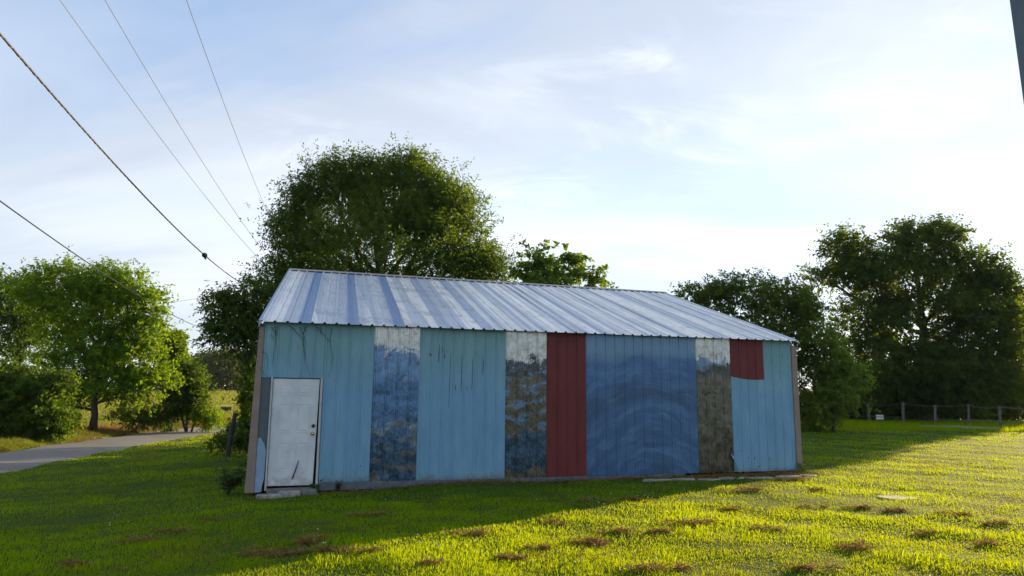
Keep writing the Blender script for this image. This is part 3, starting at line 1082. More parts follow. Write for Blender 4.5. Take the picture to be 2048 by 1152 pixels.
make_tree('tree', 'spreading locust tree with layered foliage behind the right roof slope',
          [L(1490, 590, 75, 30, D, 1), L(1570, 588, 45, 28, D, .8), L(1425, 605, 40, 25, D, .6), L(1535, 640, 85, 35, D, 1.1), L(1600, 612, 28, 16, D, .4),
           L(1590, 690, 50, 45, D, .9), L(1610, 760, 45, 55, D, .9), L(1620, 830, 40, 35, D, .7), L(1380, 590, 18, 12, D, .25), L(1500, 690, 70, 45, D, .6)],
          foot(1570, D), LOCUST, 15, clumps=26, twigs=14, leaves=13, leaf=(.16, .07), clump_r=.48, twig_len=.7, droop=.2, up=.1, fill=.2, trunk_r=.16, flat=.45)
make_tree('tree', 'small light green tree on a thin trunk beside the right barn corner',
          [L(1655, 720, 38, 40, 33, 1), L(1672, 775, 38, 40, 33, 1), L(1630, 680, 26, 34, 33, .6), L(1650, 815, 40, 22, 33, .7), L(1690, 745, 22, 26, 33, .5)],
          foot(1664, 33), YOUNG, 16, clumps=20, twigs=12, leaves=11, leaf=(.15, .08), clump_r=.36, twig_len=.5, droop=.2, fill=.2, trunk_r=.08)
D = 46
make_tree('tree', 'largest tree on the right with clumped crown against the glow of the sun',
          [L(1845, 495, 50, 40, D, .9), L(1885, 470, 28, 16, D, .35), L(1815, 470, 30, 16, D, .35), L(1725, 535, 52, 30, D, .9), L(1690, 500, 34, 22, D, .5),
           L(1655, 560, 28, 12, D, .3), L(1790, 560, 80, 45, D, 1.1), L(1935, 530, 52, 32, D, .9), L(1990, 575, 38, 32, D, .7), L(1960, 610, 65, 42, D, 1),
           L(1850, 640, 130, 60, D, 1.4), L(1735, 650, 65, 50, D, 1), L(1950, 690, 80, 55, D, 1.1), L(1770, 730, 90, 50, D, 1.3), L(1870, 740, 100, 50, D, 1.4), L(1975, 750, 75, 45, D, 1.2), L(2010, 660, 40, 45, D, .6), L(1830, 775, 60, 32, D + 1, .9), L(1915, 780, 55, 30, D + 1, .8), L(1745, 775, 45, 30, D + 3, .7)],
          foot(1850, D + 1.5), WALNUT, 17, clumps=26, twigs=16, leaves=13, leaf=(.24, .11), clump_r=.72, twig_len=.95, droop=.15, up=.2, fill=.30, trunk_r=.38, flat=.6, sprigs=14, sprig_len=1.3)
for i, (px, py, rx, ry, dp, lab) in enumerate((
        (1705, 790, 55, 50, 52, 'dark undergrowth bush behind the left end of the rail fence'),
        (1800, 785, 60, 52, 54, 'dark undergrowth bush behind the rail fence below the largest tree'),
        (1895, 785, 60, 50, 53, 'dark undergrowth bush behind the middle of the rail fence'),
        (1985, 780, 55, 55, 55, 'dark undergrowth bush behind the right end of the rail fence'),
        (2050, 760, 50, 75, 57, 'tall dark bush at the right edge of the photo'))):
    make_tree('bush', lab, [L(px, py, rx, ry, dp, 1.6), L(px - 25, py + 25, rx * .8, ry * .6, dp, .9), L(px + 25, py + 22, rx * .8, ry * .6, dp, .9)],
              foot(px, dp), WALNUT, 30 + i, 'bush', 'undergrowth behind the rail fence', clumps=26, twigs=12, leaves=11, leaf=(.26, .13), clump_r=.7, twig_len=.8, fill=.45, trunk_r=.07, hedge=True, n_stems=4)
make_tree('tree', 'tree crown cut by the right edge of the photo behind the largest tree', [L(2050, 620, 30, 32, 62, 1), L(2062, 680, 45, 45, 62, 1)],
          foot(2056, 62), WALNUT, 37, clumps=20, twigs=12, leaves=10, leaf=(.28, .14), clump_r=.75, twig_len=.9, trunk_r=.2)

# left of the lane
D = 41
make_tree('tree', 'large sunlit yellow green tree across the lane on the left',
          [L(205, 565, 42, 30, D, .8), L(262, 575, 34, 26, D, .7), L(120, 560, 36, 28, D, .6), L(160, 605, 50, 34, D, .8), L(235, 632, 60, 36, D, 1.1), L(285, 672, 42, 26, D, .8), L(110, 640, 48, 36, D, .8),
           L(185, 690, 70, 36, D, 1.1), L(265, 725, 60, 30, D, 1), L(140, 740, 55, 36, D, .9), L(225, 775, 65, 32, D, .9), L(110, 790, 45, 30, D, .6), L(295, 605, 18, 12, D, .3), L(75, 575, 30, 26, D, .5), L(300, 770, 36, 26, D, .6)],
          foot(190, D), HEDGET, 18, clumps=24, twigs=17, leaves=13, leaf=(.19, .095), clump_r=.62, twig_len=.8, droop=.05, up=.3, fill=.10, trunk_r=.20, flat=.45, sprigs=18, sprig_len=1.3)
D = 46
make_tree('tree', 'darker open tree at the left edge behind the sunlit tree',
          [L(45, 600, 42, 38, D, .9), L(15, 650, 45, 42, D, 1), L(75, 640, 42, 40, D, .8), L(-25, 610, 45, 45, D, .8), L(40, 700, 50, 35, D, .8), L(-10, 570, 30, 16, D, .3)],
          foot(40, D), BUSH, 19, clumps=20, twigs=14, leaves=12, leaf=(.20, .10), clump_r=.6, twig_len=.85, fill=.15, trunk_r=.2)
D = 45
make_tree('bush', 'rounded vine covered column of foliage right of the sunlit tree',
          [L(348, 682, 18, 16, D, 1.0), L(345, 715, 24, 24, D, 1.2), L(352, 760, 24, 28, D, .9)], foot(345, D), HEDGET, 20, 'bush', None, clumps=30, twigs=14, leaves=13,
          leaf=(.15, .10), clump_r=.36, twig_len=.3, up=.1, fill=.5, trunk_r=.1, hedge=True, n_stems=3, sprigs=5, sprig_len=.6)
make_tree('bush', 'dark hedgerow bush beside the sunlit bend of the lane',
          [L(378, 760, 22, 28, D - 1, 1.0), L(388, 798, 18, 24, D - 1, .9), L(360, 805, 24, 25, D - 1, .9)], foot(385, D - 1), BUSH, 21, 'bush', None, clumps=28, twigs=14, leaves=12,
          leaf=(.16, .09), clump_r=.42, twig_len=.5, fill=.4, trunk_r=.08, hedge=True, n_stems=4)
D = 33
make_tree('bush', 'low dense bush beside the near lane at the left edge',
          [L(45, 800, 60, 55, D, 1.4), L(5, 780, 50, 45, D, 1.2), L(95, 830, 38, 38, D, 1), L(40, 850, 70, 30, D, 1.2), L(110, 775, 22, 26, D, .5), L(-30, 820, 50, 55, D, 1)],
          foot(40, D), BUSH, 22, 'bush', None, clumps=28, twigs=14, leaves=12, leaf=(.15, .09), clump_r=.42, twig_len=.5, fill=.4, trunk_r=.07, hedge=True, n_stems=6)
for i, (px, py, rx, ry, dp, lab) in enumerate((
        (265, 835, 40, 20, 43, 'low scrub under the sunlit tree, right of its trunk'), (330, 835, 35, 18, 44, 'low scrub below the vine covered foliage'),
        (410, 838, 22, 12, 44, 'small green bush at the foot of the hedgerow by the lane bend'), (125, 850, 30, 16, 40, 'small bush left of the sunlit tree trunk'))):
    make_tree('bush', lab, [L(px, py, rx, ry, dp, 1), L(px + 12, py + 6, rx * .7, ry * .7, dp, .6)], foot(px, dp), BUSH if i != 2 else HEDGET, 50 + i, 'bush', 'scrub along the lane', clumps=14, twigs=12, leaves=10,
              leaf=(.13, .07), clump_r=.3, twig_len=.5, fill=.3, trunk_r=.04, hedge=True, n_stems=3)
# shrubs at the barn's rear left corner
make_tree('bush', 'dark scrub around the leaning post beside the barn',
          [L(502, 790, 8, 45, 26, 1.0), L(502, 845, 12, 30, 25.5, .9), L(470, 868, 20, 12, 25.5, .6), L(488, 885, 16, 10, 24.5, .6), L(445, 884, 14, 5, 24.5, .3)], foot(485, 25), ELM, 23, 'bush', None, clumps=26, twigs=12, leaves=12,
          leaf=(.09, .045), clump_r=.18, twig_len=.28, fill=.35, trunk_r=.03, hedge=True, n_stems=5, sprigs=8, sprig_len=.5)
# far wood beyond the hay field
far_labels = ['first', 'second', 'third', 'fourth', 'fifth', 'sixth', 'seventh']
for i, (px, py, rx, ry, dp) in enumerate(((345, 752, 26, 24, 178), (385, 748, 24, 28, 172), (418, 742, 26, 32, 175), (452, 738, 26, 36, 170), (486, 742, 26, 34, 176), (520, 745, 26, 34, 180))):
    make_tree('tree', far_labels[i] + ' hazy tree from the left in the far wood across the field', [L(px, py, rx, ry, dp, 1.3), L(px - 8, py + 16, rx * .9, ry * .7, dp, .8), L(px + 6, py - 10, rx * .6, ry * .6, dp, .6)],
              foot(px, dp), FARL, 60 + i, group='far wood across the field', clumps=22, twigs=8, leaves=8, leaf=(.7, .4), clump_r=1.6, twig_len=1.8, fill=.5, trunk_r=.3, sprigs=4, sprig_len=2.0)

# ------------------------------------------------------------------ grass
def in_road(x, y, m=0.0):
    a, b = road_x(y)
    return (x > a - m) & (x < b + m)


def in_barn(x, y, m=.0):
    u, v = w2b(x, y)
    return (u > UL - m) & (u < UR + m) & (v > -.02 - m) & (v < VB + m)


def blades(name, x, y, h, w, lean, tint, mat, seg2, label, cat, z=None):
    g = rng
    n = len(x)
    zz = H(x, y) - .012 if z is None else z
    az = g.uniform(0, 2 * np.pi, n); la = g.uniform(0, 2 * np.pi, n)
    dx, dy = np.cos(az), np.sin(az)
    lx, ly = np.cos(la) * lean * h, np.sin(la) * lean * h
    b = np.stack([x, y, zz], 1)
    sd = np.stack([dx, dy, np.zeros(n)], 1) * w[:, None] * .5
    tip = b + np.stack([lx, ly, h * np.sqrt(np.maximum(.05, 1 - lean ** 2 * .6))], 1)
    if seg2:
        mid = b + np.stack([lx * .35, ly * .35, h * .62], 1)
        v = np.stack([b - sd, b + sd, mid + sd * .8, tip, mid - sd * .8], 1)
        i = np.arange(n)[:, None] * 5
        tr = np.concatenate([i + np.array([[0, 1, 2]]), i + np.array([[0, 2, 4]]), i + np.array([[4, 2, 3]])], 1).ravel()
        k, m = 5, 3
    else:
        v = np.stack([b - sd, b + sd, tip], 1)
        tr = (np.arange(n)[:, None] * 3 + np.array([[0, 1, 2]])).ravel()
        k, m = 3, 1
    o = fast_mesh(name, v.reshape(-1, 3), tr, np.arange(n * m) * 3, mat, None, {'tint': np.repeat(tint, k)})
    tag(o, label, cat, kind='stuff')
    return o


def smooth_noise(x, y, s, seed=0):
    g = np.random.default_rng(seed)
    r = np.zeros_like(x)
    for k in range(7):
        a = g.uniform(0, 6.28); f = s * g.uniform(.5, 1.8)
        r += np.sin((x * math.cos(a) + y * math.sin(a)) * f + g.uniform(0, 6.28) + 1.2 * np.sin((x * math.sin(a) - y * math.cos(a)) * f * .6 + g.uniform(0, 6)))
    return r / 7 ** .5


# patches of dried clippings: (photo pixel, half width, half depth in metres, amount)
PATCHES = [(1185, 1092, .30, .16, 1.5), (1230, 1068, .30, .10, 1.0), (1375, 1052, .42, .12, 1.5), (1310, 1066, .30, .08, .7), (940, 1072, .35, .10, 1.0), (620, 1085, .30, .14, 1.2),
           (650, 1105, .30, .12, .9), (745, 1105, .3, .10, .7), (745, 1032, .35, .10, .7), (520, 1110, .3, .10, .6), (600, 1108, .3, .1, .5), (270, 1085, .3, .12, .9), (175, 1135, .35, .08, .9), (345, 1065, .3, .10, .6),
           (1275, 1002, .35, .08, 1.0), (1500, 982, .5, .10, 1.1), (1615, 1018, .22, .08, .6), (1725, 1018, .35, .10, .9), (1790, 1022, .25, .08, .6), (1345, 1142, .35, .12, 1.0), (1090, 1098, .18, .07, .6),
           (1025, 1122, .22, .10, .9), (1700, 1100, .35, .12, .9), (1860, 1070, .3, .10, .6), (1530, 1060, .3, .1, .6), (1960, 1092, .25, .1, .6), (1455, 1022, .3, .08, .6), (1180, 1005, .3, .06, .5), (1610, 1140, .3, .1, .7),
           (1900, 1030, .3, .08, .6), (860, 1130, .25, .1, .5), (430, 1040, .3, .1, .5), (1105, 1050, .25, .08, .6), (1640, 982, .25, .06, .7), (1590, 962, .35, .10, 1.0), (2000, 1050, .3, .1, .6)]
PC = [(gp(a, b), w * .68, d * .75, s * .75) for a, b, w, d, s in PATCHES]

N = 625000
th = rng.uniform(R(-46), R(46), N)
dist = 5.2 * (46 / 5.2) ** rng.uniform(0, 1, N)
gx, gy = np.sin(th) * dist, np.cos(th) * dist
thin = np.zeros(N)
for (c, w, d, s) in PC:
    q = ((gx - c[0]) / (w * 1.1)) ** 2 + ((gy - c[1]) / (d * 1.6)) ** 2
    thin = np.maximum(thin, np.clip(1.2 - q, 0, 1) * min(1, s))
a_, b_x = road_x(gy)
u_, v_ = w2b(gx, gy)
bare = (u_ > UL - .1) & (u_ < UR + .15) & (v_ > -.35 - .15 * np.sin(u_ * 2.3)) & (v_ <= 0)
keep = ~in_road(gx, gy, -np.abs(smooth_noise(gx, gy, 2.2, 31)) * .22 - .02) & ~in_barn(gx, gy) & (rng.uniform(0, 1, N) > thin * .45) & (gx > a_) & (rng.uniform(0, 1, N) > bare * .8)
gx, gy, dist = gx[keep], gy[keep], dist[keep]
n = len(gx)
tuft = smooth_noise(gx, gy, 5.0, 1); wide = smooth_noise(gx, gy, .9, 2)
hh = (.042 + .010 * tuft + .006 * wide) * rng.uniform(.55, 1.35, n)
tall_t = (smooth_noise(gx, gy, 2.6, 21) + .5 * smooth_noise(gx, gy, 7.0, 22) > 1.1) & (rng.uniform(0, 1, n) < .35)
hh = np.where(tall_t, hh * 1.7, hh)
hh = np.clip(hh, .018, .16) * np.where(dist > 16, 1.15, 1.0)
ww = np.maximum(.0052, .00090 * dist) * rng.uniform(.7, 1.3, n)
tint = np.clip(.45 + .2 * tall_t + .24 * wide + .12 * tuft + rng.normal(size=n) * .22, 0, 1)
lean = rng.uniform(.1, .75, n)
m1 = dist < 12.5
blades('near_lawn_grass', gx[m1], gy[m1], hh[m1], ww[m1], lean[m1], tint[m1], GRASS, True, 'short mown lawn grass in the foreground before the barn', 'grass')
blades('far_lawn_grass', gx[~m1], gy[~m1], hh[~m1], ww[~m1], lean[~m1], tint[~m1], GRASS, False, 'short mown lawn grass further back around the barn', 'grass')

# straw among the turf
N = 26000
th = rng.uniform(R(-46), R(46), N); dd_ = 5.2 * (24 / 5.2) ** rng.uniform(0, 1, N)
sx, sy = np.sin(th) * dd_, np.cos(th) * dd_
k = (smooth_noise(sx, sy, 1.6, 41) + .5 * smooth_noise(sx, sy, 5, 42) > .25) & ~in_road(sx, sy, .05) & ~in_barn(sx, sy)
sx, sy, dd_ = sx[k], sy[k], dd_[k]; n = len(sx)
blades('straw_in_lawn', sx, sy, rng.uniform(.03, .075, n), np.maximum(.005, .0008 * dd_), rng.uniform(.4, .95, n), rng.uniform(0, 1, n), DRYGRASS, True, 'pale dry straw blades mixed into the mown lawn', 'dry grass')

# taller verge beyond the lane, green and dry
N = 90000
vy = rng.uniform(14, 62, N); a_, b_x = road_x(vy)
off = rng.exponential(1.6, N)
vx = a_ - .05 - off
tall = np.clip(.12 + .22 * np.minimum(off, 1.5) + .08 * smooth_noise(vx, vy, 1.4, 5), .06, .6) * rng.uniform(.5, 1.3, N)
dryf = smooth_noise(vx, vy, .55, 6) + .35 * rng.normal(size=N) + .9 * (vy > 33) - .3
dm = dryf > .35
wv = np.maximum(.012, .0011 * np.hypot(vx, vy)) * rng.uniform(.6, 1.2, N)
tn = np.clip(rng.normal(.5, .25, N), 0, 1)
ln = rng.uniform(.1, .7, N)
blades('green_verge_grass', vx[~dm], vy[~dm], tall[~dm], wv[~dm], ln[~dm], tn[~dm], VERGE, False, 'taller green grass on the far side of the lane', 'grass')
blades('dry_verge_grass', vx[dm], vy[dm], tall[dm] * .9, wv[dm], ln[dm], tn[dm], DRYGRASS, False, 'straw coloured dry grass along the far side of the lane', 'dry grass')
# hay field stubble
N = 60000
fy = 46 * (170 / 46) ** rng.uniform(0, 1, N); fx = fy * rng.uniform(-.78, -.30, N)
a_, b_x = road_x(np.minimum(fy, 62))
k = fx < a_ - 3.0
fx, fy = fx[k], fy[k]; n = len(fx)
blades('hay_field_grass', fx, fy, rng.uniform(.10, .35, n), .0015 * fy * rng.uniform(.6, 1.4, n), rng.uniform(.1, .6, n), np.clip(rng.normal(.6, .25, n), 0, 1), VERGE, False, 'pale open hay field beyond the lane', 'field grass')
# rough grass behind the lawn on the right
N = 30000
ry_ = rng.uniform(34.5, 50, N); rx_ = ry_ * rng.uniform(.36, .85, N)
blades('rough_grass', rx_, ry_, rng.uniform(.08, .28, N), .035 * rng.uniform(.6, 1.3, N), rng.uniform(.1, .6, N), np.clip(rng.normal(.35, .2, N), 0, 1), GRASS, False, 'rough unmown grass under the rail fence', 'grass')

# clippings
cx, cy, cz, ct = [], [], [], []
for (c, w, d, s) in PC:
    k = int(330 * s)
    cl = rng.normal(size=(max(4, int(10 * s)), 2)) * .75
    idx = rng.integers(0, len(cl), k)
    q = cl[idx] + rng.normal(size=(k, 2)) * .24
    cx.append(c[0] + q[:, 0] * w); cy.append(c[1] + q[:, 1] * d)
    cz.append(np.clip(.055 * np.exp(-(rng.normal(size=k)) ** 2) * s, .018, .07)); ct.append(rng.uniform(0, 1, k))
cx, cy, cz, ct = map(np.concatenate, (cx, cy, cz, ct))
# thin scatter and hay along the wall foot
k = 5200
su = rng.uniform(-2.2, 10.3, k); sv_ = -np.abs(rng.normal(0, .28, k)) - .02
su = np.where(rng.uniform(0, 1, k) < .55, rng.uniform(6.6, 10.2, k), su)
w_ = np.array([b2w(a, b)[:2] for a, b in zip(su, sv_)])
cx = np.concatenate([cx, w_[:, 0]]); cy = np.concatenate([cy, w_[:, 1]]); cz = np.concatenate([cz, np.full(k, .012) + .02 * rng.uniform(0, 1, k)]); ct = np.concatenate([ct, rng.uniform(0, 1, k)])
k = 9000
ta = rng.uniform(R(-42), R(42), k); da = 5.5 * (22 / 5.5) ** rng.uniform(0, 1, k)
sx, sy = np.sin(ta) * da, np.cos(ta) * da
kk = (smooth_noise(sx, sy, 1.1, 9) > .75) & ~in_barn(sx, sy) & ~in_road(sx, sy, .3)
cx = np.concatenate([cx, sx[kk]]); cy = np.concatenate([cy, sy[kk]]); cz = np.concatenate([cz, rng.uniform(.02, .05, kk.sum())]); ct = np.concatenate([ct, rng.uniform(0, .7, kk.sum())])
n = len(cx)
ba = rng.uniform(0, 2 * np.pi, n)
base = np.stack([cx, cy, H(cx, cy) + cz], 1)
dv = unit(np.stack([np.cos(ba), np.sin(ba), rng.normal(0.1, .5, n)], 1))
nr = unit(np.array([0, 0, 1.]) + rng.normal(size=(n, 3)) * .4)
o = kites('grass_clippings', leaf_cloud(base, dv, nr, rng.uniform(.05, .13, n), rng.uniform(.008, .016, n)), ct, CLIP)
tag(o, 'brown clumps of dried mown clippings scattered over the lawn', 'clippings', kind='stuff')
# clover heads
WHITE = simple('clover_white', (.6, .62, .58), .8)
k = 260
ta = rng.uniform(R(-30), R(34), k); da = rng.uniform(6.5, 13, k)
sx, sy = np.sin(ta) * da, np.cos(ta) * da
kk = (smooth_noise(sx, sy, .9, 12) > .2) & ~in_barn(sx, sy, .1)
sx, sy = sx[kk], sy[kk]
cm = MB()
for x, y in zip(sx, sy):
    z = float(H(x, y)) + random.uniform(.04, .08); r = random.uniform(.006, .010)
    cm.add([(x, y, z + r), (x + r, y, z), (x, y + r, z), (x - r, y, z), (x, y - r, z), (x, y, z - r)],
           [(0, 1, 2), (0, 2, 3), (0, 3, 4), (0, 4, 1), (5, 2, 1), (5, 3, 2), (5, 4, 3), (5, 1, 4)])
tag(cm.build('clover_flowers', WHITE), 'tiny white clover heads in the shaded lawn', 'flowers', kind='stuff')

# ------------------------------------------------------------------ wires


def wire(name, label, cat, p0, p1, dia, mat, sag=.2, extend=.35, n=40, sides=6, group=None):
    """p0, p1: (photo pixel, distance). The wire goes on past p0 out of the picture"""
    a, b = at(*p0), at(*p1)
    a0 = a
    pts = []
    for k in range(n + 1):
        f = -extend + (1 + extend) * k / n
        p = a + (b - a) * f
        p = p - np.array([0, 0, 1]) * sag * 4 * f * (1 - f)
        pts.append(p)
    m = MB(); o0 = pts[0]
    m.tube([p - o0 for p in pts], dia / 2, sides)
    e = m.build(name, mat, smooth=True)
    e.location = tuple(o0)
    tag(e, label, cat, group)
    return e, pts


WBLACK = simple('weathered_black_cable', (.03, .026, .022), .6, var=.3)
WTAN = simple('tan_cable', (.34, .27, .19), .6, var=.2)
WGREY = simple('bare_grey_wire', (.09, .09, .10), .5, .3, var=.2)
c1, pts = wire('service_cable', 'thick black service cable with a splice crossing the left sky', 'cable', (0, 68, 6.0), (522, 584, 28), .022, WBLACK, .42)
# twisted lay and the splice
tw = MB(); o0 = pts[0]
q = []
for k, p in enumerate(np.repeat(np.array(pts[:-1]), 24, axis=0) + np.concatenate([(np.array(pts[i + 1]) - np.array(pts[i])) * (np.arange(24) / 24)[:, None] for i in range(len(pts) - 1)])):
    w = k * 1.05
    q.append(p + .009 * np.array([math.cos(w), 0, math.sin(w)]) - o0)
tw.tube(q, .006, 5)
tw.build('twisted_strand', WBLACK, c1, smooth=True)
ti = min(range(len(pts)), key=lambda i: abs((np.array(pts[i])[0] / np.array(pts[i])[1]) - ray(415, 500)[0]))
pv = np.array(pts[ti]); dv_ = unit(np.array(pts[min(ti + 1, len(pts) - 1)]) - np.array(pts[ti - 1]))
spm = MB()
spm.tube([pv - o0 - dv_ * .17, pv - o0 - dv_ * .09, pv - o0 - dv_ * .02, pv - o0 + dv_ * .08, pv - o0 + dv_ * .15], [.02, .045, .062, .05, .02], 8)
spm.tube([pv - o0 - dv_ * .02, pv - o0 + np.array([.03, 0, -.10])], [.03, .018], 6)
spm.build('splice', BLACK, c1, smooth=True)
wire('service_cable', 'lower tan cable passing in front of the sunlit left tree', 'cable', (0, 402, 9.0), (425, 664, 29), .019, WTAN, .22)
wire('power_line', 'leftmost of the three thin power lines from the top of the sky', 'wire', (120, 0, 11), (535, 535, 31), .012, WGREY, .25, group='thin power lines')
wire('power_line', 'middle one of the three thin power lines from the top of the sky', 'wire', (210, 0, 11), (545, 525, 31), .012, WGREY, .25, group='thin power lines')
wire('power_line', 'rightmost of the three thin power lines from the top of the sky', 'wire', (373, 0, 11), (562, 480, 31), .012, WGREY, .25, group='thin power lines')
wire('power_line', 'faint distant wire running level behind the left tree', 'wire', (250, 617, 62), (535, 572, 40), .022, WGREY, .1, extend=1.2)

# ------------------------------------------------------------------ fences, posts
FENCEW = simple('grey_fence_timber', (.095, .093, .09), .9, var=.35, nscale=7, bump=.4)
fence = empty('rail_fence', tuple(gp(1870, 856)))
tag(fence, 'sagging rustic pole rail fence before the dark trees on the right', 'fence')
fo_ = np.array(fence.location)
FP = []
for (px, yt, yb, dp, tilt) in ((1672, 800, 840, 47.5, .0), (1737, 803, 846, 46, .02), (1806, 804, 851, 44, .05), (1870, 810, 856, 42, .03), (1937, 808, 858, 40, .03), (1999, 812, 860, 38.5, .04), (2068, 814, 862, 37, .0)):
    p = at(px, yb, dp); b = np.array([p[0], p[1], float(H(p[0], p[1])) - .25]); t1 = at(px, yt, dp)
    b[0] += tilt * 1.2
    FP.append((b, t1))
    m = MB(); r = random.uniform(.055, .085)
    m.tube([b - fo_, (b + t1) / 2 - fo_ + np.array([random.uniform(-.03, .03), 0, 0]), t1 - fo_], [r * 1.1, r, r * .92], 7)
    m.build('post', FENCEW, fence, smooth=False)
for i in range(len(FP) - 1):
    for lev, sag_ in ((.96, (.05, .16, .08, .03, .10, .05)[i]), (.42, .04)):
        if lev == .42 and i == 2: continue
        a = FP[i][0] * (1 - lev) + FP[i][1] * lev; b = FP[i + 1][0] * (1 - lev) + FP[i + 1][1] * lev
        a = a - np.array([.15, .07, 0]); b = b + np.array([.15, -.07, 0])
        m = MB(); pp = []
        for k in range(7):
            f = k / 6
            pp.append(a + (b - a) * f - np.array([0, 0, sag_ * 4 * f * (1 - f)]) + np.array([0, 0, random.uniform(-.012, .012)]) - fo_)
        m.tube(pp, [.020, .019, .018, .018, .017, .016, .016], 6)
        m.build('rail', FENCEW, fence, smooth=True)

lp = foot(462, 23.4)
m = MB(); m.tube([(0, 0, -.3), (.05, 0, .5), (.17, .02, 1.42)], [.085, .08, .07], 8)
m.tube([(.11, -.07, .95), (.02, -.09, 1.05)], [.012, .008], 5)
po = m.build('fence_post', DARKWOOD); po.location = tuple(lp)
tag(po, 'leaning dark old fence post beside the barn on the left', 'post')
for i, (px, dp, lab) in enumerate(((142, 43, 'short dark field post left of the sunlit tree trunk'), (300, 47, 'short dark field post under the vine covered foliage'), (430, 70, 'far thin field post beside the dark trough'), (395, 66, 'far thin field post behind the hedgerow bush'))):
    q = foot(px, dp); m = MB(); m.tube([(0, 0, -.2), (.02, 0, .6), (.05, 0, 1.15)], [.06, .055, .05], 7)
    o = m.build('field_post', DARKWOOD); o.location = tuple(q); tag(o, lab, 'post', 'field posts')
wa = foot(350, 64); wb = foot(500, 74)
m = MB(); m.tube([np.array([0, 0, 1.0]), wb - wa + np.array([0, 0, 1.0])], .018, 5)
o = m.build('field_wire', WGREY, smooth=True); o.location = tuple(wa); tag(o, 'thin fence wire across the hay field by the trough', 'wire')
# trough in the field
tp = foot(455, 78)
tg = empty('water_trough', tuple(tp), R(8)); tag(tg, 'small dark water trough out in the hay field', 'trough')
m = MB()
for (x0, x1, y0, y1) in ((-.55, .55, -.35, -.30), (-.55, .55, .30, .35), (-.55, -.50, -.30, .30), (.50, .55, -.30, .30)):
    m.hexa([(x0, y0, .0), (x1, y0, .0), (x1, y1, .0), (x0, y1, .0), (x0 * 1.04, y0 * 1.1, .45), (x1 * 1.04, y0 * 1.1, .45), (x1 * 1.04, y1 * 1.1, .45), (x0 * 1.04, y1 * 1.1, .45)])
m.build('tank', DARKWOOD, tg)
m = MB(); m.box((-.53, -.33, .03), (.53, .33, .08)); m.build('floor', DARKWOOD, tg)
# white box and log by the fence
bx = at(1760, 838, 47); bx[2] = float(H(bx[0], bx[1]))
be = empty('beehive_box', tuple(bx)); tag(be, 'small white box with a blue band among the dark trees by the fence', 'box')
WB = simple('white_paint', (.75, .77, .80), .5, var=.06); BB = simple('blue_band', (.12, .2, .4), .5)
zc_ = at(1760, 834, 47)[2] - bx[2]
m = MB(); m.box((-.17, -.15, zc_ - .16), (.17, .15, zc_ - .02)); m.box((-.17, -.15, zc_ + .02), (.17, .15, zc_ + .14)); m.build('body', WB, be, bevel=.01)
m = MB(); m.box((-.165, -.145, zc_ - .02), (.165, .145, zc_ + .02)); m.build('band', BB, be)
m = MB(); m.box((-.12, -.10, -.1), (-.06, .10, zc_ - .16)); m.build('leg', DARKWOOD, be)
m = MB(); m.box((.06, -.10, -.1), (.12, .10, zc_ - .16)); m.build('leg', DARKWOOD, be)
la, lb = gp(1838, 855), gp(2000, 861)
m = MB(); m.tube([np.array([0, 0, .05]), (lb - la) * .5 + np.array([0, .05, .07]), lb - la + np.array([0, 0, .05])], [.07, .085, .08], 8)
o = m.build('fallen_pole', simple('pale_bare_pole', (.20, .195, .18), .8, var=.2)); o.location = tuple(la); tag(o, 'pale pole lying in the grass below the rail fence', 'pole')

# dark post close to the camera at the right edge
pr_ = at(2030, 0, 3.2); pd = at(2052, 210, 3.2)
m = MB()
bxp = np.array([pr_[0], pr_[1], 0.0])
m.hexa([(.12, -.07, -.3), (.26, -.07, -.3), (.26, .07, -.3), (.12, .07, -.3), (.005, -.07, 4.2), (.145, -.07, 4.2), (.145, .07, 4.2), (.005, .07, 4.2)])
o = m.build('timber_post', simple('slate_blue_paint', (.07, .105, .15), .6, var=.2, nscale=8, bump=.2), bevel=.012)
o.location = tuple(bxp)
tag(o, 'dark slate blue post cut by the top right edge of the photo', 'post')

# ------------------------------------------------------------------ small things at the barn
CONC = simple('pale_concrete', (.25, .245, .24), .9, var=.45, nscale=7, bump=.5)


def slab(name, label, cat, cx_, cy_, w, d, h, rz, mat, seed, group=None, rough=.12, sides=9, sink=.02):
    g = random.Random(seed)
    n = sides; m = MB(); v = []
    ring = []
    for k in range(n):
        a = 2 * math.pi * k / n
        ca, sa = math.cos(a), math.sin(a)
        e = 1 / max(abs(ca), abs(sa)) * .5 * .5 + .26
        r = 1 + g.uniform(-rough, rough)
        ring.append((ca * w * e * r, sa * d * e * r))
    z0 = -sink - .05
    for zz_, sc in ((z0, 1.02), (h * .8, 1.0), (h, .93)):
        for (x, y) in ring:
            v.append((x * sc, y * sc, zz_ + (g.uniform(-.006, .006) if zz_ > 0 else 0)))
    f = [tuple(range(n - 1, -1, -1)), tuple(range(2 * n, 3 * n))]
    for i in range(2):
        f += [(i * n + k, i * n + (k + 1) % n, (i + 1) * n + (k + 1) % n, (i + 1) * n + k) for k in range(n)]
    m.add(v, f)
    o = m.build(name, mat)
    o.location = (cx_, cy_, float(H(cx_, cy_))); o.rotation_euler = (0, 0, rz)
    return tag(o, label, cat, group)


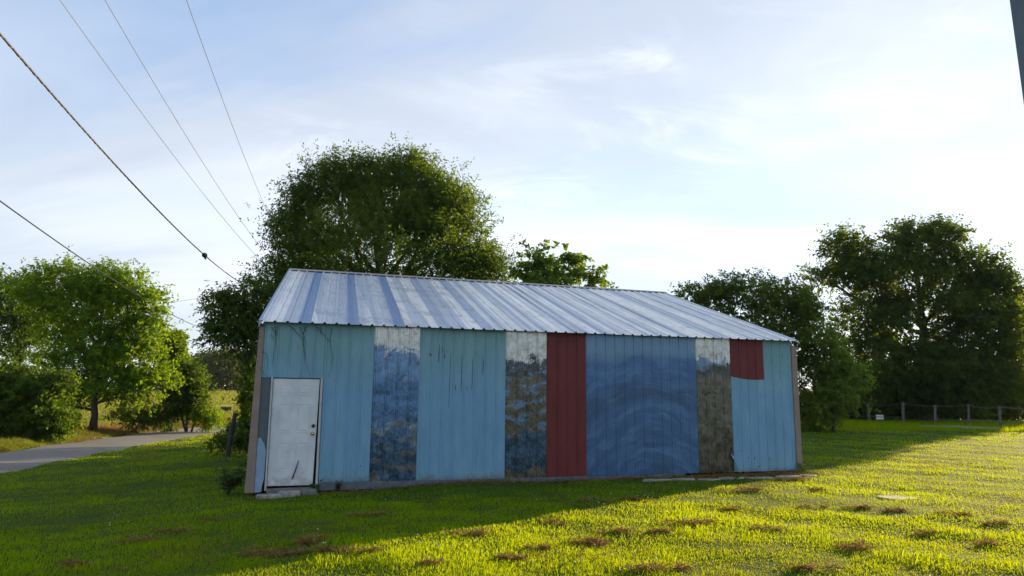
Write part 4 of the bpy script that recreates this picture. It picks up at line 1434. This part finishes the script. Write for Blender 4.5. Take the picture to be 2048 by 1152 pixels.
for i, (u, v, w, d, h, lab) in enumerate(((-1.80, -.30, .42, .26, .07, 'pale broken step stone before the door, the left one'), (-1.44, -.26, .40, .24, .10, 'pale broken step stone before the door, the middle one'),
                                          (-1.12, -.24, .30, .22, .10, 'darker step stone before the door, the right one'))):
    p = b2w(u, v)
    slab('step_stone', lab, 'stone', p[0], p[1], w, d, h, YAW + random.uniform(-.1, .1), CONC if i < 2 else SILLW, 70 + i, 'step stones at the door', sides=8)
sl = [(5.9, -.62, .62, .20), (6.55, -.60, .55, .22), (7.15, -.66, .50, .20), (7.75, -.60, .62, .24), (8.45, -.62, .70, .26), (9.2, -.62, .62, .28), (9.75, -.58, .45, .24)]
ords = ('first', 'second', 'third', 'fourth', 'fifth', 'sixth', 'seventh')
for i, (u, v, w, d) in enumerate(sl):
    p = b2w(u, v)
    slab('concrete_piece', ords[i] + ' broken concrete piece from the left along the right wall foot', 'concrete', p[0], p[1], w, d, .028, YAW + random.uniform(-.08, .08), CONC, 80 + i, 'broken concrete along the wall', rough=.2, sides=11)
p = gp(1800, 996)
slab('concrete_piece', 'flat pale concrete cover lying alone in the sunny lawn', 'concrete', p[0], p[1], .62, .50, .012, .2, CONC, 91, rough=.22, sides=12)

# stick on the door
m = MB(); a = np.array([-1.425, -.045, .10]); b = np.array([-1.325, .004, .44])
m.tube([a, (a + b) / 2 + np.array([.006, 0, 0]), b], [.015, .013, .006], 6)
o = m.build('stick', simple('dark_stick', (.03, .028, .03), .8)); o.location = tuple(O); o.rotation_euler = (0, 0, YAW)
tag(o, 'short dark stick leaning on the lower part of the white door', 'stick')


# dead vines hanging under the eave
VINE = simple('dead_vine', (.045, .040, .032), .9)


def vine(label, strands):
    root = empty('dead_vine', tuple(O), YAW); tag(root, label, 'vine', 'dead vines on the wall')
    g = random.Random(len(label))
    for st in strands:
        m = MB(); pp = []
        for i in range(len(st) - 1):
            (u0, z0), (u1, z1) = st[i], st[i + 1]
            for k in range(6):
                f = k / 6
                pp.append((u0 + (u1 - u0) * f + g.uniform(-.010, .010), -.030 + g.uniform(-.006, .004), z0 + (z1 - z0) * f))
        pp.append((st[-1][0], -.030, st[-1][1]))
        n = len(pp)
        m.tube(pp, [.006 - .004 * k / n for k in range(n)], 5)
        m.build('tendril', VINE, root, smooth=True)


vine('dead vine with forked tendrils under the eave above the door', [[(-1.62, 2.98), (-1.50, 2.86), (-1.36, 2.72), (-1.32, 2.45), (-1.30, 2.3), (-1.24, 2.12), (-1.18, 2.01)], [(-1.36, 2.97), (-1.36, 2.75), (-1.34, 2.5), (-1.31, 2.33)], [(-1.30, 2.98), (-1.36, 2.86)],
     [(-1.44, 2.96), (-1.36, 2.80), (-1.29, 2.6)]])
vine('dead vine under the eave right of the door top', [[(-1.12, 2.97), (-1.00, 2.84), (-.86, 2.70), (-.80, 2.4), (-.82, 2.15), (-.86, 2.0)], [(-.84, 2.96), (-.86, 2.78), (-.86, 2.68)], [(-1.05, 2.97), (-1.04, 2.82)]])
vine('dead vine clinging to the tan left corner trim', [[(-2.12, 2.95), (-2.17, 2.75), (-2.20, 2.5), (-2.17, 2.30), (-2.10, 2.12), (-2.0, 2.02), (-1.93, 1.98)], [(-2.19, 2.44), (-2.08, 2.46), (-2.0, 2.40), (-1.99, 2.1)], [(-1.9, 2.96), (-1.86, 2.7), (-1.88, 2.45), (-1.90, 2.2)],
     [(-1.84, 2.96), (-1.88, 2.76)], [(-1.96, 2.94), (-1.90, 2.84), (-1.82, 2.80)], [(-1.95, 2.80), (-1.90, 2.70)]])


# leafy weeds
def weed(label, u, v, n, h, leafsz, mat, seed, spread=.2, name='weed', cat='plant'):
    g = np.random.default_rng(seed)
    p = b2w(u, v); p[2] = float(H(p[0], p[1]))
    root = empty(name, tuple(p)); tag(root, label, cat)
    vs = []
    st = MB()
    for k in range(n):
        a = g.uniform(0, 6.28); hh_ = h * g.uniform(.5, 1.05); r = spread * g.uniform(.2, 1)
        top = np.array([math.cos(a) * r, math.sin(a) * r, hh_])
        st.tube([(0, 0, -.03), top * np.array([.4, .4, .55]), top], [.006, .005, .003], 5)
        q = 9
        f = g.uniform(.25, 1, q)
        b = top[None] * np.stack([f ** 1.3, f ** 1.3, f], 1)
        aa = g.uniform(0, 6.28, q)
        d = unit(np.stack([np.cos(aa), np.sin(aa), g.normal(.1, .3, q)], 1))
        nr_ = unit(np.array([0, 0, 1.]) + g.normal(size=(q, 3)) * .35)
        sz = leafsz * g.uniform(.6, 1.2, q)
        vs.append(leaf_cloud(b, d, nr_, sz, sz * .5))
    st.build('stem', VINE, root)
    v_ = np.concatenate(vs)
    kites('foliage', v_, np.clip(g.normal(.5, .2, len(v_)), 0, 1), mat, root)
    return root


WEED = leaf_mat('weed_leaves', (.03, .085, .02), (.07, .14, .03), (.12, .20, .03), .35, .4)
DEADL = leaf_mat('dead_leaves', (.03, .018, .012), (.06, .035, .02), (.05, .03, .01), .15, .2)
weed('leafy green weeds growing beside the left corner of the barn', -2.55, .35, 22, .62, .16, WEED, 101, .38)
weed('small weed rising at the right door jamb', -.99, -.06, 4, .26, .10, WEED, 102, .10)
weed('dried brown weed against the wall right of the door', -.60, -.07, 4, .26, .08, DEADL, 103, .09)
weed('tall grass tuft at the right corner of the barn', 10.02, -.14, 5, .28, .10, YOUNG, 104, .12)
weed('pale weed sprouting before the bent sheet corner', 7.65, -.85, 4, .16, .07, YOUNG, 105, .14)

# ------------------------------------------------------------------ evening haze
hz = MB(); hz.box((-430, -160, -6), (430, 710, 34))
hm = bpy.data.materials.new('evening_haze'); hm.use_nodes = True
hm.node_tree.nodes.clear()
hv = hm.node_tree.nodes.new('ShaderNodeVolumePrincipled'); ho = hm.node_tree.nodes.new('ShaderNodeOutputMaterial')
hv.inputs['Color'].default_value = (.80, .88, 1.0, 1); hv.inputs['Density'].default_value = .00009; hv.inputs['Anisotropy'].default_value = .0
hm.node_tree.links.new(hv.outputs[0], ho.inputs['Volume'])
haze = hz.build('haze', hm); haze['kind'] = 'stuff'; haze['label'] = 'thin evening haze over the field and lawn'
